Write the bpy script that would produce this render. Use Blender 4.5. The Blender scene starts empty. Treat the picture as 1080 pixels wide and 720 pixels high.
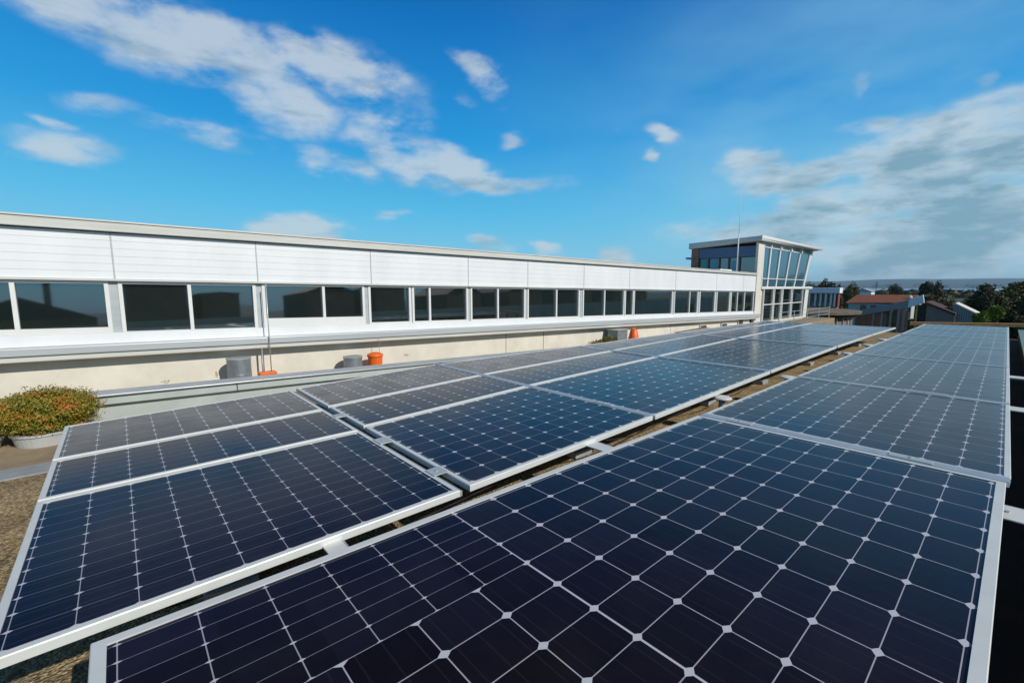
import bpy, math, random
import numpy as np
R = math.radians
random.seed(7); rng = np.random.default_rng(7)
scene = bpy.context.scene
col = scene.collection

# ------------------------------------------------------------------ camera
cam_d = bpy.data.cameras.new('camera'); cam = bpy.data.objects.new('camera', cam_d)
col.objects.link(cam); scene.camera = cam
cam_d.sensor_width = 36.0; cam_d.lens = 464.2 / 1080 * 36.0
cam_d.clip_start = 0.02; cam_d.clip_end = 40000
cam.location = (0, 0, 0)
cam.rotation_euler = (R(90 - 7.012), 0, R(48.216))

# ------------------------------------------------------------------ light
SUN_AZ, SUN_EL = 10.0, 35.0            # azimuth from +X towards +Y
sun_d = bpy.data.lights.new('sun', 'SUN'); sun = bpy.data.objects.new('sun', sun_d)
col.objects.link(sun)
sun_d.energy = 4.0; sun_d.angle = R(0.5); sun_d.color = (1.0, 0.94, 0.84)
from mathutils import Vector
sv = Vector((math.cos(R(SUN_EL)) * math.cos(R(SUN_AZ)), math.cos(R(SUN_EL)) * math.sin(R(SUN_AZ)), math.sin(R(SUN_EL))))
sun.rotation_euler = sv.to_track_quat('Z', 'Y').to_euler()
sun.location = (5, 2, 12)

scene.view_settings.view_transform = 'Standard'
scene.view_settings.look = 'None'
scene.view_settings.exposure = 0.0
scene.view_settings.gamma = 1.0

# ------------------------------------------------------------------ sky
world = bpy.data.worlds.new('World'); scene.world = world; world.use_nodes = True
nt = world.node_tree; nt.nodes.clear()
def N(t, **k):
    n = nt.nodes.new(t)
    for a, b in k.items(): setattr(n, a, b)
    return n
def Lk(a, b): nt.links.new(a, b)
out = N('ShaderNodeOutputWorld'); bg = N('ShaderNodeBackground'); Lk(bg.outputs[0], out.inputs[0])
bg.inputs[1].default_value = 0.10
sky = N('ShaderNodeTexSky'); sky.sky_type = 'NISHITA'; sky.sun_disc = False
sky.sun_elevation = R(SUN_EL); sky.sun_rotation = R(90 - SUN_AZ)
sky.air_density = 1.0; sky.dust_density = 0.3; sky.ozone_density = 3.0
hs = N('ShaderNodeHueSaturation'); hs.inputs['Hue'].default_value = 0.485
hs.inputs['Saturation'].default_value = 1.15; hs.inputs['Value'].default_value = 1.15
Lk(sky.outputs[0], hs.inputs['Color'])
tc = N('ShaderNodeTexCoord'); sep = N('ShaderNodeSeparateXYZ'); Lk(tc.outputs['Generated'], sep.inputs[0])
def M(op, a, b=None, c=None, clamp=False):
    n = N('ShaderNodeMath', operation=op, use_clamp=clamp)
    for i, v in enumerate((a, b, c)):
        if v is None: continue
        if isinstance(v, (int, float)): n.inputs[i].default_value = v
        else: Lk(v, n.inputs[i])
    return n.outputs[0]
# azimuth west of north, elevation
az = M('ARCTAN2', M('MULTIPLY', sep.outputs[0], -1.0), sep.outputs[1])
el = M('ARCSINE', sep.outputs[2])
cmb = N('ShaderNodeCombineXYZ'); Lk(az, cmb.inputs[0]); Lk(el, cmb.inputs[1])
ramp = N('ShaderNodeValToRGB'); Lk(M('DIVIDE', el, 1.2, clamp=True), ramp.inputs[0])
def srgb(*c): return tuple((x / 255 / 12.92 if x / 255 < .04045 else ((x / 255 + .055) / 1.055) ** 2.4) for x in c)
stops = [(0.0, (150, 195, 212)), (.05, (122, 202, 234)), (.13, (84, 188, 234)), (.25, (28, 152, 222)), (.42, (0, 112, 192)), (.58, (0, 70, 136)), (.74, (4, 26, 56)), (1.0, (4, 12, 26))]
er = ramp.color_ramp.elements
while len(er) < len(stops): er.new(.5)
for e_, (p_, c_) in zip(er, stops): e_.position = p_; e_.color = (*srgb(*c_), 1)
rsc = N('ShaderNodeMixRGB', blend_type='MULTIPLY'); rsc.inputs[0].default_value = 1; Lk(ramp.outputs[0], rsc.inputs[1]); rsc.inputs[2].default_value = (10, 10, 10, 1)
skm = N('ShaderNodeMixRGB'); skm.inputs[0].default_value = 0.93; Lk(hs.outputs[0], skm.inputs[1]); Lk(rsc.outputs[0], skm.inputs[2])
def noise(vec, scale, detail, rough=0.55, w=None, dist=0.0):
    n = N('ShaderNodeTexNoise'); n.inputs['Scale'].default_value = scale
    n.inputs['Detail'].default_value = detail; n.inputs['Roughness'].default_value = rough
    n.inputs['Distortion'].default_value = dist
    Lk(vec, n.inputs['Vector']); return n
st = N('ShaderNodeMapping'); st.inputs['Scale'].default_value = (1.0, 1.9, 1.0); Lk(cmb.outputs[0], st.inputs[0])
wn = noise(st.outputs[0], 5.0, 4)
wsub = N('ShaderNodeVectorMath', operation='SUBTRACT'); Lk(wn.outputs['Color'], wsub.inputs[0]); wsub.inputs[1].default_value = (.5, .5, .5)
wsc = N('ShaderNodeVectorMath', operation='MULTIPLY'); Lk(wsub.outputs[0], wsc.inputs[0]); wsc.inputs[1].default_value = (.16, .08, 0)
wad = N('ShaderNodeVectorMath', operation='ADD'); Lk(cmb.outputs[0], wad.inputs[0]); Lk(wsc.outputs[0], wad.inputs[1])
CLOUDS = []   # filled: az, el, half length, half width, rotation, density
CLOUDS = [(1.549, 0.4077, 0.1267, 0.0369, -3.132, 0.7875000000000001), (1.4192, 0.3991, 0.1362, 0.0473, -3.087, 0.8400000000000001), (1.326, 0.3657, 0.1023, 0.053, -2.802, 0.735), (1.19, 0.4053, 0.1218, 0.0383, -2.988, 0.7875000000000001), (1.1375, 0.3649, 0.1016, 0.0216, -2.982, 0.47250000000000003), (1.626, 0.212, 0.0648, 0.0204, 3.032, 0.6825000000000001), (1.6102, 0.2452, 0.0216, 0.0089, -3.115, 0.525), (1.5405, 0.2845, 0.0457, 0.0182, 3.058, 0.42000000000000004), (1.4256, 0.2737, 0.075, 0.0201, 3.139, 0.525), (1.3449, 0.3176, 0.056, 0.0241, -3.057, 0.47250000000000003), (1.2156, 0.2502, 0.0632, 0.023, -2.944, 0.63), (1.1201, 0.3339, 0.0691, 0.0299, -2.936, 0.525), (1.0697, 0.2685, 0.0986, 0.0336, -2.881, 0.8400000000000001), (0.9037, 0.2405, 0.132, 0.02, -3.027, 0.7875000000000001), (1.0337, 0.3233, 0.0347, 0.0114, -2.912, 0.315), (1.2791, 0.1221, 0.0733, 0.0213, 3.085, 0.9450000000000001), (1.1027, 0.1534, 0.0285, 0.0101, 3.101, 0.5775000000000001), (0.9021, 0.4213, 0.0542, 0.024, -2.687, 0.735), (0.8415, 0.3607, 0.0248, 0.0108, -3.018, 0.3675), (0.9448, 0.3781, 0.0263, 0.0105, -3.103, 0.315), (0.8384, 0.3069, 0.0323, 0.0113, -3.109, 0.3675), (0.8838, 0.0897, 0.0388, 0.0174, -3.016, 0.8400000000000001), (0.6226, 0.0695, 0.0373, 0.017, -3.06, 0.8400000000000001), (0.7676, 0.0793, 0.0375, 0.013, -2.943, 0.525), (0.5198, 0.3048, 0.0327, 0.0172, -2.715, 0.735), (0.5457, 0.2568, 0.0197, 0.013, -2.945, 0.525), (0.623, 0.3259, 0.0105, 0.0089, -2.952, 0.3675), (0.1802, 0.2646, 0.057, 0.0158, -3.059, 0.5775000000000001), (0.2052, 0.335, 0.0189, 0.0122, -2.128, 0.315), (0.0691, 0.3129, 0.0252, 0.0152, -2.383, 0.315), (0.355, 0.2114, 0.0686, 0.0289, -3.034, 0.5775000000000001), (0.3612, 0.2471, 0.0427, 0.0163, 3.082, 0.63), (0.2247, 0.2072, 0.0773, 0.0311, 2.981, 0.8925), (0.081, 0.2189, 0.106, 0.0458, 2.989, 0.9974999999999999), (0.0961, 0.1441, 0.1343, 0.0474, -3.107, 0.9450000000000001), (0.3574, 0.1157, 0.1255, 0.0268, 3.123, 0.735), (0.2233, 0.1419, 0.0793, 0.0205, -2.963, 0.8400000000000001), (0.102, 0.0816, 0.1508, 0.052, -3.128, 0.9450000000000001), (0.059, 0.0305, 0.0969, 0.0348, 3.127, 0.8925), (0.0272, 0.1038, 0.0726, 0.0577, -2.751, 1.1), (0.1427, 0.0704, 0.205, 0.0435, -3.009, 0.9974999999999999), (0.1031, 0.0256, 0.1476, 0.023, -3.102, 0.8925), (0.0547, 0.1868, 0.0818, 0.0387, -3.113, 0.9450000000000001)]
acc = None
for (a0, e0, hl, hw, rot, den) in CLOUDS:
    mp = N('ShaderNodeMapping', vector_type='TEXTURE')
    mp.inputs['Location'].default_value = (a0, e0, 0); mp.inputs['Rotation'].default_value = (0, 0, rot)
    mp.inputs['Scale'].default_value = (hl, hw, 1)
    Lk(wad.outputs[0], mp.inputs[0])
    ln = N('ShaderNodeVectorMath', operation='LENGTH'); Lk(mp.outputs[0], ln.inputs[0])
    mr = N('ShaderNodeMapRange', interpolation_type='SMOOTHSTEP')
    mr.inputs[1].default_value = 2.0; mr.inputs[2].default_value = 0.2
    mr.inputs[3].default_value = 0.0; mr.inputs[4].default_value = den
    Lk(ln.outputs[1], mr.inputs[0])
    acc = mr.outputs[0] if acc is None else M('MAXIMUM', acc, mr.outputs[0])
st2 = N('ShaderNodeMapping'); st2.inputs['Scale'].default_value = (1.0, 2.0, 1.0)
st2.inputs['Rotation'].default_value = (0, 0, 0.25); Lk(cmb.outputs[0], st2.inputs[0])
n2 = noise(st2.outputs[0], 7.0, 8, 0.56)
edge = M('SUBTRACT', n2.outputs[0], 0.5)
dens = M('ADD', acc, M('MULTIPLY', M('MULTIPLY', edge, 2.7), M('MINIMUM', M('MULTIPLY', acc, 2.2), 1.0)))
mrd = N('ShaderNodeMapRange', interpolation_type='SMOOTHSTEP')
mrd.inputs[1].default_value = 0.08; mrd.inputs[2].default_value = .85; mrd.inputs[4].default_value = 0.76
Lk(dens, mrd.inputs[0])
# thin streaky veil towards the north east of the frame
st3 = N('ShaderNodeMapping'); st3.inputs['Scale'].default_value = (1.0, 2.6, 1.0); st3.inputs['Rotation'].default_value = (0, 0, 0.6)
Lk(cmb.outputs[0], st3.inputs[0])
n3 = noise(st3.outputs[0], 2.2, 5, 0.5)
veil_az = N('ShaderNodeMapRange', interpolation_type='SMOOTHSTEP'); veil_az.inputs[1].default_value = 1.0; veil_az.inputs[2].default_value = 0.2
Lk(az, veil_az.inputs[0])
veil_el = N('ShaderNodeMapRange', interpolation_type='SMOOTHSTEP'); veil_el.inputs[1].default_value = 0.75; veil_el.inputs[2].default_value = 0.2
Lk(el, veil_el.inputs[0])
veil = M('MULTIPLY', M('MULTIPLY', M('MULTIPLY', M('SUBTRACT', n3.outputs[0], 0.30, clamp=True), 1.7), veil_az.outputs[0]), veil_el.outputs[0])
tot = mrd.outputs[0]
# cloud colour: bright tops, grey bases where a bank is thick
cc = N('ShaderNodeMixRGB'); cc.inputs[1].default_value = (6.0, 6.8, 7.3, 1); cc.inputs[2].default_value = (2.3, 3.5, 4.2, 1)
n4 = noise(st2.outputs[0], 4.0, 6, 0.6)
bank_az = N('ShaderNodeMapRange', interpolation_type='SMOOTHSTEP'); bank_az.inputs[1].default_value = 0.72; bank_az.inputs[2].default_value = 0.05
Lk(az, bank_az.inputs[0])
bank_el = N('ShaderNodeMapRange', interpolation_type='SMOOTHSTEP'); bank_el.inputs[1].default_value = 0.36; bank_el.inputs[2].default_value = 0.15
Lk(el, bank_el.inputs[0])
thick = N('ShaderNodeMapRange', interpolation_type='SMOOTHSTEP'); thick.inputs[1].default_value = .45; thick.inputs[2].default_value = 1.25
Lk(dens, thick.inputs[0])
st5 = N('ShaderNodeMapping'); st5.inputs['Scale'].default_value = (1.0, 4.2, 1.0); st5.inputs['Rotation'].default_value = (0, 0, .12); Lk(cmb.outputs[0], st5.inputs[0])
n5 = noise(st5.outputs[0], 5.5, 7, 0.6)
shade = M('ADD', M('MULTIPLY', M('MULTIPLY', bank_az.outputs[0], thick.outputs[0]), 1.0), M('ADD', M('MULTIPLY', bank_el.outputs[0], .25), M('MULTIPLY', M('SUBTRACT', n5.outputs[0], 0.52), 3.6)), clamp=True)
Lk(shade, cc.inputs[0])
vm = N('ShaderNodeMixRGB'); Lk(veil, vm.inputs[0]); Lk(skm.outputs[0], vm.inputs[1]); vm.inputs[2].default_value = (3.2, 6.2, 8.0, 1)
mixc = N('ShaderNodeMixRGB'); Lk(tot, mixc.inputs[0]); Lk(vm.outputs[0], mixc.inputs[1]); Lk(cc.outputs[0], mixc.inputs[2])
Lk(mixc.outputs[0], bg.inputs[0])

# ------------------------------------------------------------------ materials
MATS = {}
def mat(name, base, rough=0.6, metal=0.0, var=0.0, vscale=3.0, bump=0.0, bscale=40.0, spec=0.5, ior=None, stretch=None, col2=None):
    if name in MATS: return MATS[name]
    m = bpy.data.materials.new(name); m.use_nodes = True; t = m.node_tree
    b = t.nodes['Principled BSDF']
    b.inputs['Base Color'].default_value = (*base, 1); b.inputs['Roughness'].default_value = rough
    b.inputs['Metallic'].default_value = metal; b.inputs['Specular IOR Level'].default_value = spec
    if ior: b.inputs['IOR'].default_value = ior
    if var or bump:
        c = t.nodes.new('ShaderNodeTexCoord'); mp = t.nodes.new('ShaderNodeMapping')
        t.links.new(c.outputs['Object'], mp.inputs[0])
        if stretch: mp.inputs['Scale'].default_value = stretch
    if var:
        n = t.nodes.new('ShaderNodeTexNoise'); n.inputs['Scale'].default_value = vscale; n.inputs['Detail'].default_value = 6
        n.inputs['Roughness'].default_value = 0.65
        t.links.new(mp.outputs[0], n.inputs['Vector'])
        r = t.nodes.new('ShaderNodeValToRGB')
        lo = col2 if col2 else tuple(x * (1 - var) for x in base)
        r.color_ramp.elements[0].color = (*lo, 1); r.color_ramp.elements[1].color = (*[min(1, x * (1 + var * 0.6)) for x in base], 1)
        r.color_ramp.elements[0].position = 0.3; r.color_ramp.elements[1].position = 0.7
        t.links.new(n.outputs[0], r.inputs[0]); t.links.new(r.outputs[0], b.inputs['Base Color'])
    if bump:
        n = t.nodes.new('ShaderNodeTexNoise'); n.inputs['Scale'].default_value = bscale; n.inputs['Detail'].default_value = 5
        t.links.new(mp.outputs[0], n.inputs['Vector'])
        bp = t.nodes.new('ShaderNodeBump'); bp.inputs['Strength'].default_value = bump; bp.inputs['Distance'].default_value = 0.01
        t.links.new(n.outputs[0], bp.inputs['Height']); t.links.new(bp.outputs[0], b.inputs['Normal'])
    MATS[name] = m; return m

def gravel_mat(name, ca, cb, cc_, scale):
    m = bpy.data.materials.new(name); m.use_nodes = True; t = m.node_tree; b = t.nodes['Principled BSDF']
    c = t.nodes.new('ShaderNodeTexCoord')
    v = t.nodes.new('ShaderNodeTexVoronoi'); v.inputs['Scale'].default_value = scale; t.links.new(c.outputs['Object'], v.inputs['Vector'])
    r = t.nodes.new('ShaderNodeValToRGB'); e = r.color_ramp.elements
    e[0].color = (*ca, 1); e[1].color = (*cb, 1); e.new(0.5).color = (*cc_, 1)
    s = t.nodes.new('ShaderNodeSeparateColor'); t.links.new(v.outputs['Color'], s.inputs[0]); t.links.new(s.outputs[0], r.inputs[0])
    n = t.nodes.new('ShaderNodeTexNoise'); n.inputs['Scale'].default_value = 3; n.inputs['Detail'].default_value = 6
    t.links.new(c.outputs['Object'], n.inputs['Vector'])
    mx = t.nodes.new('ShaderNodeMixRGB'); mx.blend_type = 'MULTIPLY'; mx.inputs[0].default_value = 0.75
    r2 = t.nodes.new('ShaderNodeValToRGB'); r2.color_ramp.elements[0].position = .3; r2.color_ramp.elements[0].color = (.45, .42, .38, 1); r2.color_ramp.elements[1].position = .65
    t.links.new(n.outputs[0], r2.inputs[0]); t.links.new(r.outputs[0], mx.inputs[1]); t.links.new(r2.outputs[0], mx.inputs[2])
    t.links.new(mx.outputs[0], b.inputs['Base Color']); b.inputs['Roughness'].default_value = 0.95
    bp = t.nodes.new('ShaderNodeBump'); bp.inputs['Strength'].default_value = 1.0; bp.inputs['Distance'].default_value = 0.012; bp.invert = True
    t.links.new(v.outputs['Distance'], bp.inputs['Height']); t.links.new(bp.outputs[0], b.inputs['Normal'])
    return m

SHEEN = 0.9
def cell_mat(name, wu, su, wv, sv_, dia, busn=0, buss=0.0, bus_axis='u', split=None, second=None, dark=(0.0065, 0.0048, 0.0062), sub=0):
    """cells from the UV map, one unit per cell"""
    m = bpy.data.materials.new(name); m.use_nodes = True; t = m.node_tree; b = t.nodes['Principled BSDF']
    def n_(ty): return t.nodes.new(ty)
    def mm(op, a, bb=None, c3=None, clamp=False):
        n = n_('ShaderNodeMath'); n.operation = op; n.use_clamp = clamp
        for i, v in enumerate((a, bb, c3)):
            if v is None: continue
            if isinstance(v, (int, float)): n.inputs[i].default_value = v
            else: t.links.new(v, n.inputs[i])
        return n.outputs[0]
    uv = n_('ShaderNodeUVMap'); s = n_('ShaderNodeSeparateXYZ'); t.links.new(uv.outputs[0], s.inputs[0])
    u, v = s.outputs[0], s.outputs[1]
    def pattern(u, v, wu, su, wv, sv_, dia, busn, buss, bus_axis):
        du = mm('ABSOLUTE', mm('SUBTRACT', u, mm('ROUND', u))); dv = mm('ABSOLUTE', mm('SUBTRACT', v, mm('ROUND', v)))
        lu = mm('MULTIPLY', mm('LESS_THAN', du, wu), su); lv = mm('MULTIPLY', mm('LESS_THAN', dv, wv), sv_)
        a = mm('MAXIMUM', lu, lv)
        d = mm('MULTIPLY', mm('LESS_THAN', mm('ADD', du, mm('MULTIPLY', dv, 1.0)), dia), 1.0)
        a = mm('MAXIMUM', a, d)
        if busn:
            w = u if bus_axis == 'u' else v
            x = mm('MULTIPLY_ADD', w, busn, 0.5)
            dx = mm('ABSOLUTE', mm('SUBTRACT', x, mm('ROUND', x)))
            a = mm('MAXIMUM', a, mm('MULTIPLY', mm('LESS_THAN', dx, 0.012 * busn), buss))
        return a
    a = pattern(u, v, wu, su, wv, sv_, dia, busn, buss, bus_axis)
    if split:
        k = second; u2 = mm('MULTIPLY', u, k['mu'])
        a2 = pattern(u2, mm('MULTIPLY', v, k['mv']), k['wu'], k['su'], k['wv'], k['sv'], k['dia'], 0, 0, 'u')
        f = mm('MULTIPLY', mm('LESS_THAN', u, split), mm('LESS_THAN', v, k['vmax']))
        a = mm('MAXIMUM', a, mm('MULTIPLY', mm('LESS_THAN', mm('ABSOLUTE', mm('SUBTRACT', v  , k['vmax'])), .018), .95))
        a = mm('ADD', mm('MULTIPLY', a, mm('SUBTRACT', 1.0, f)), mm('MULTIPLY', a2, f))
    # cell to cell colour variation
    cu = n_('ShaderNodeCombineXYZ'); t.links.new(mm('FLOOR', u), cu.inputs[0]); t.links.new(mm('FLOOR', v), cu.inputs[1])
    oi = n_('ShaderNodeObjectInfo'); t.links.new(oi.outputs['Random'], cu.inputs[2])
    wn_ = n_('ShaderNodeTexWhiteNoise'); t.links.new(cu.outputs[0], wn_.inputs[0])
    cr = n_('ShaderNodeMixRGB'); cr.inputs[1].default_value = (*dark, 1)
    cr.inputs[2].default_value = (dark[0] * 1.7, dark[1] * 1.9, dark[2] * 2.5, 1); t.links.new(wn_.outputs[0], cr.inputs[0])
    mx = n_('ShaderNodeMixRGB'); t.links.new(a, mx.inputs[0]); t.links.new(cr.outputs[0], mx.inputs[1]); mx.inputs[2].default_value = (0.50, 0.50, 0.55, 1)
    # dust and rain marks on the glass
    tc_ = n_('ShaderNodeTexCoord'); dn = n_('ShaderNodeTexNoise'); dn.inputs['Scale'].default_value = 2.3; dn.inputs['Detail'].default_value = 9; dn.inputs['Roughness'].default_value = .68
    t.links.new(tc_.outputs['Object'], dn.inputs['Vector'])
    dm = n_('ShaderNodeMapRange'); dm.inputs[1].default_value = .42; dm.inputs[2].default_value = .8; dm.inputs[3].default_value = .0; dm.inputs[4].default_value = .022
    t.links.new(dn.outputs[0], dm.inputs[0])
    mx2 = n_('ShaderNodeMixRGB'); t.links.new(dm.outputs[0], mx2.inputs[0]); t.links.new(mx.outputs[0], mx2.inputs[1]); mx2.inputs[2].default_value = (.30, .27, .22, 1)
    t.links.new(mx2.outputs[0], b.inputs['Base Color'])
    rr = n_('ShaderNodeMapRange'); rr.inputs[3].default_value = .10; rr.inputs[4].default_value = .24; rr.inputs[1].default_value = .3; rr.inputs[2].default_value = .75
    t.links.new(dn.outputs[0], rr.inputs[0]); t.links.new(rr.outputs[0], b.inputs['Roughness'])
    b.inputs['IOR'].default_value = 1.28; b.inputs['Specular Tint'].default_value = (.60, .64, 1, 1)
    b.inputs['Sheen Weight'].default_value = SHEEN; b.inputs['Sheen Roughness'].default_value = .12; b.inputs['Sheen Tint'].default_value = (.66, .78, 1, 1)
    return m

M_ALU = mat('aluminium_frame', (0.50, 0.53, 0.53), 0.38, 0.35, 0.10, 6.0)
M_ALUW = mat('aluminium_white', (0.66, 0.67, 0.64), 0.42, 0.12, 0.08, 5.0)
M_RAIL = mat('galvanised_rail', (0.52, 0.55, 0.56), 0.42, 0.55, 0.18, 9.0)
M_BLACK = mat('black_rubber', (0.012, 0.012, 0.013), 0.75, 0, 0.3, 10)
M_WHITE = mat('white_cladding', (0.76, 0.77, 0.78), 0.42, 0.0, 0.07, 1.0, stretch=(1, 1.3, .5))
M_WFRAME = mat('white_window_frame', (0.72, 0.72, 0.69), 0.4, 0, 0.06, 2.0)
M_FASCIA = mat('roof_fascia', (0.58, 0.58, 0.54), 0.55, 0.0, 0.16, 1.5, stretch=(1, .4, 5))
M_LEDGE = mat('ledge_metal', (0.44, 0.47, 0.48), 0.45, 0.1, 0.12, 1.2, stretch=(1, .3, 6))
M_WALL = mat('cream_render', (0.68, 0.64, 0.55), 0.9, 0, 0.06, 1.6, 0.25, 60, col2=(.58, .54, .46))
M_CREAM = mat('cream_concrete', (0.66, 0.63, 0.55), 0.8, 0, 0.10, 1.5)
M_SHADOWGAP = mat('dark_joint', (0.10, 0.10, 0.10), 0.8)
M_CURB = mat('painted_metal_upstand', (0.40, 0.45, 0.43), 0.6, 0.0, 0.14, 2.0, 0.1, 30)
M_GLASS = mat('window_glass', (0.010, 0.016, 0.014), 0.03, 0.0, spec=0.5, ior=2.8)
M_TGLASS = mat('blue_atrium_glass', (0.03, 0.09, 0.13), 0.04, 0.0, ior=2.3)
M_BLUE = mat('blue_louvre', (0.10, 0.17, 0.30), 0.5, 0, .1, 3)
M_BROWN = mat('brown_brick', (0.24, 0.15, 0.11), 0.9, 0, .3, 6)
M_GALV = mat('galvanised_drum', (0.27, 0.30, 0.32), 0.5, 0.5, 0.3, 5.0)
M_ORANGE = mat('orange_plastic', (0.80, 0.13, 0.01), 0.45, 0, 0.15, 6)
M_TRIM = mat('rust_orange_timber', (0.75, 0.36, 0.12), 0.8, 0, .3, 6)
M_GRAVEL = gravel_mat('roof_gravel', (0.16, 0.115, 0.055), (0.60, 0.46, 0.25), (0.37, 0.27, 0.135), 75)
M_TAN = mat('tan_paving', (0.30, 0.23, 0.14), 0.9, 0, .3, 4, .4, 80)
M_BGREY = mat('blue_grey_strip', (0.30, 0.32, 0.33), 0.8, 0, .2, 5, .3, 80)
M_MEMB = mat('black_membrane', (0.06, 0.047, 0.038), 0.85, 0, .4, 3, .3, 30)
M_TEAL = mat('teal_coping', (0.16, 0.26, 0.24), 0.6, 0, .15, 3)

# ------------------------------------------------------------------ mesh helpers
class MB:
    def __init__(s): s.v = []; s.f = []
    def add(s, vs, fs):
        o = len(s.v); s.v += [tuple(p) for p in vs]; s.f += [tuple(i + o for i in f) for f in fs]; return s
    def box(s, x0, x1, y0, y1, z0, z1):
        v = [(x0, y0, z0), (x1, y0, z0), (x1, y1, z0), (x0, y1, z0), (x0, y0, z1), (x1, y0, z1), (x1, y1, z1), (x0, y1, z1)]
        return s.add(v, [(0, 3, 2, 1), (4, 5, 6, 7), (0, 1, 5, 4), (1, 2, 6, 5), (2, 3, 7, 6), (3, 0, 4, 7)])
    def hexa(s, b, t):        # bottom quad, top quad
        return s.add(list(b) + list(t), [(0, 3, 2, 1), (4, 5, 6, 7), (0, 1, 5, 4), (1, 2, 6, 5), (2, 3, 7, 6), (3, 0, 4, 7)])
    def beam(s, x0, x1, y0, y1, z0, z1, dz0, dz1=None):
        """box along Y whose far end is shifted down by dz"""
        if dz1 is None: dz1 = dz0
        b = [(x0, y0, z0), (x1, y0, z0), (x1, y1, z0 + dz0), (x0, y1, z0 + dz0)]
        t = [(x0, y0, z1), (x1, y0, z1), (x1, y1, z1 + dz1), (x0, y1, z1 + dz1)]
        return s.hexa(b, t)
    def rod(s, a, b, r, n=8, r2=None):
        a = Vector(a); b = Vector(b); d = (b - a).normalized(); r2 = r if r2 is None else r2
        u = d.orthogonal().normalized(); w = d.cross(u); v = []
        for p, rr in ((a, r), (b, r2)):
            for i in range(n):
                an = 2 * math.pi * i / n; v.append(p + (u * math.cos(an) + w * math.sin(an)) * rr)
        f = [(i, (i + 1) % n, n + (i + 1) % n, n + i) for i in range(n)] + [tuple(range(n))[::-1], tuple(range(n, 2 * n))]
        return s.add(v, f)
    def lathe(s, c, prof, n=24):
        v = []; m = len(prof)
        for r, z in prof:
            for i in range(n):
                a = 2 * math.pi * i / n; v.append((c[0] + r * math.cos(a), c[1] + r * math.sin(a), c[2] + z))
        f = [(j * n + i, j * n + (i + 1) % n, (j + 1) * n + (i + 1) % n, (j + 1) * n + i) for j in range(m - 1) for i in range(n)]
        f += [tuple(range(n))[::-1], tuple(range((m - 1) * n, m * n))]
        return s.add(v, f)
    def build(s, name, m, parent=None, bevel=0, smooth=False, uv=None, loc=None):
        me = bpy.data.meshes.new(name); vs = s.v
        if parent is not None:
            pl = parent_world(parent); vs = [(x - pl[0], y - pl[1], z - pl[2]) for x, y, z in vs]
        elif loc is not None:
            vs = [(x - loc[0], y - loc[1], z - loc[2]) for x, y, z in vs]
        me.from_pydata(vs, [], s.f); me.update()
        if smooth:
            for p in me.polygons: p.use_smooth = True
        if uv is not None:
            l = me.uv_layers.new(name='UVMap')
            for i, q in enumerate(uv): l.data[i].uv = q
        me.materials.append(m)
        o = bpy.data.objects.new(name, me); col.objects.link(o)
        if parent is not None: o.parent = parent
        elif loc is not None: o.location = loc
        if bevel:
            bv = o.modifiers.new('bevel', 'BEVEL'); bv.width = bevel; bv.segments = 2; bv.limit_method = 'ANGLE'
        return o
def parent_world(p):
    x = Vector(p.location)
    while p.parent: p = p.parent; x = x + Vector(p.location)
    return x
def tag(o, label=None, cat=None, group=None, kind=None):
    if label: o['label'] = label
    if cat: o['category'] = cat
    if group: o['group'] = group
    if kind: o['kind'] = kind
    return o
def thing(name, loc, label, cat, group=None):
    o = bpy.data.objects.new(name, None); col.objects.link(o); o.location = loc; o.empty_display_size = .1
    return tag(o, label, cat, group)
def struct(o): o['kind'] = 'structure'; return o

# ------------------------------------------------------------------ ground, water, hills
G = -9.0
def terr_h(r, a):
    # r distance, a azimuth west of north (radians)
    nz = math.sin(a * 7.3 + 1) * .5 + math.sin(a * 17.1 + r * .0006) * .3 + math.sin(a * 41 + 2) * .2
    if r < 500: return G
    if r < 1450: return G - 6.5 * min(1, (r - 500) / 850)
    if r < 7000:
        # basin that holds the water, shallower land to both sides of it
        d = max(0.0, abs(a - 0.10) - 0.165); return -15.8 + min(6.0, d * 60)
    if r < 8200: return -15.8 + (r - 7000) / 1200 * (52 + 14 * nz)
    t = min(1, (r - 8200) / 2600); return 36 + 14 * nz + t * (85 + 22 * nz)
rs = [0, 30, 80, 150, 250, 400, 500, 800, 1100, 1400, 1500, 2200, 3000, 4200, 5600, 6800, 7000, 7300, 7700, 8200, 8900, 9800, 10800, 12500]
na = 240; tv = []; tf = []
for r in rs:
    for i in range(na):
        a = 2 * math.pi * i / na; aa = (a + math.pi) % (2 * math.pi) - math.pi
        tv.append((-math.sin(a) * r, math.cos(a) * r, terr_h(r, aa)))
for j in range(len(rs) - 1):
    for i in range(na): tf.append((j * na + i, (j + 1) * na + i, (j + 1) * na + (i + 1) % na, j * na + (i + 1) % na))
M_GROUND = mat('green_countryside', (0.042, 0.046, 0.018), 0.95, 0, 0.5, 0.004, col2=(.018, .026, .012))
g = MB(); g.v = tv; g.f = tf
struct(g.build('ground', M_GROUND, smooth=True))
M_WATER = mat('lake_water', (0.10, 0.17, 0.24), 0.25, 0, bump=.2, bscale=.02)
w = MB(); wv = []; wf = []; k = 40
for r in (1380, 7080):
    for i in range(k + 1):
        a = -0.22 + 0.64 * i / k; wv.append((-math.sin(a) * r, math.cos(a) * r, -14.0))
w.v = wv; w.f = [(i, k + 1 + i, k + 2 + i, i + 1) for i in range(k)]
struct(w.build('water', M_WATER))

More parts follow.
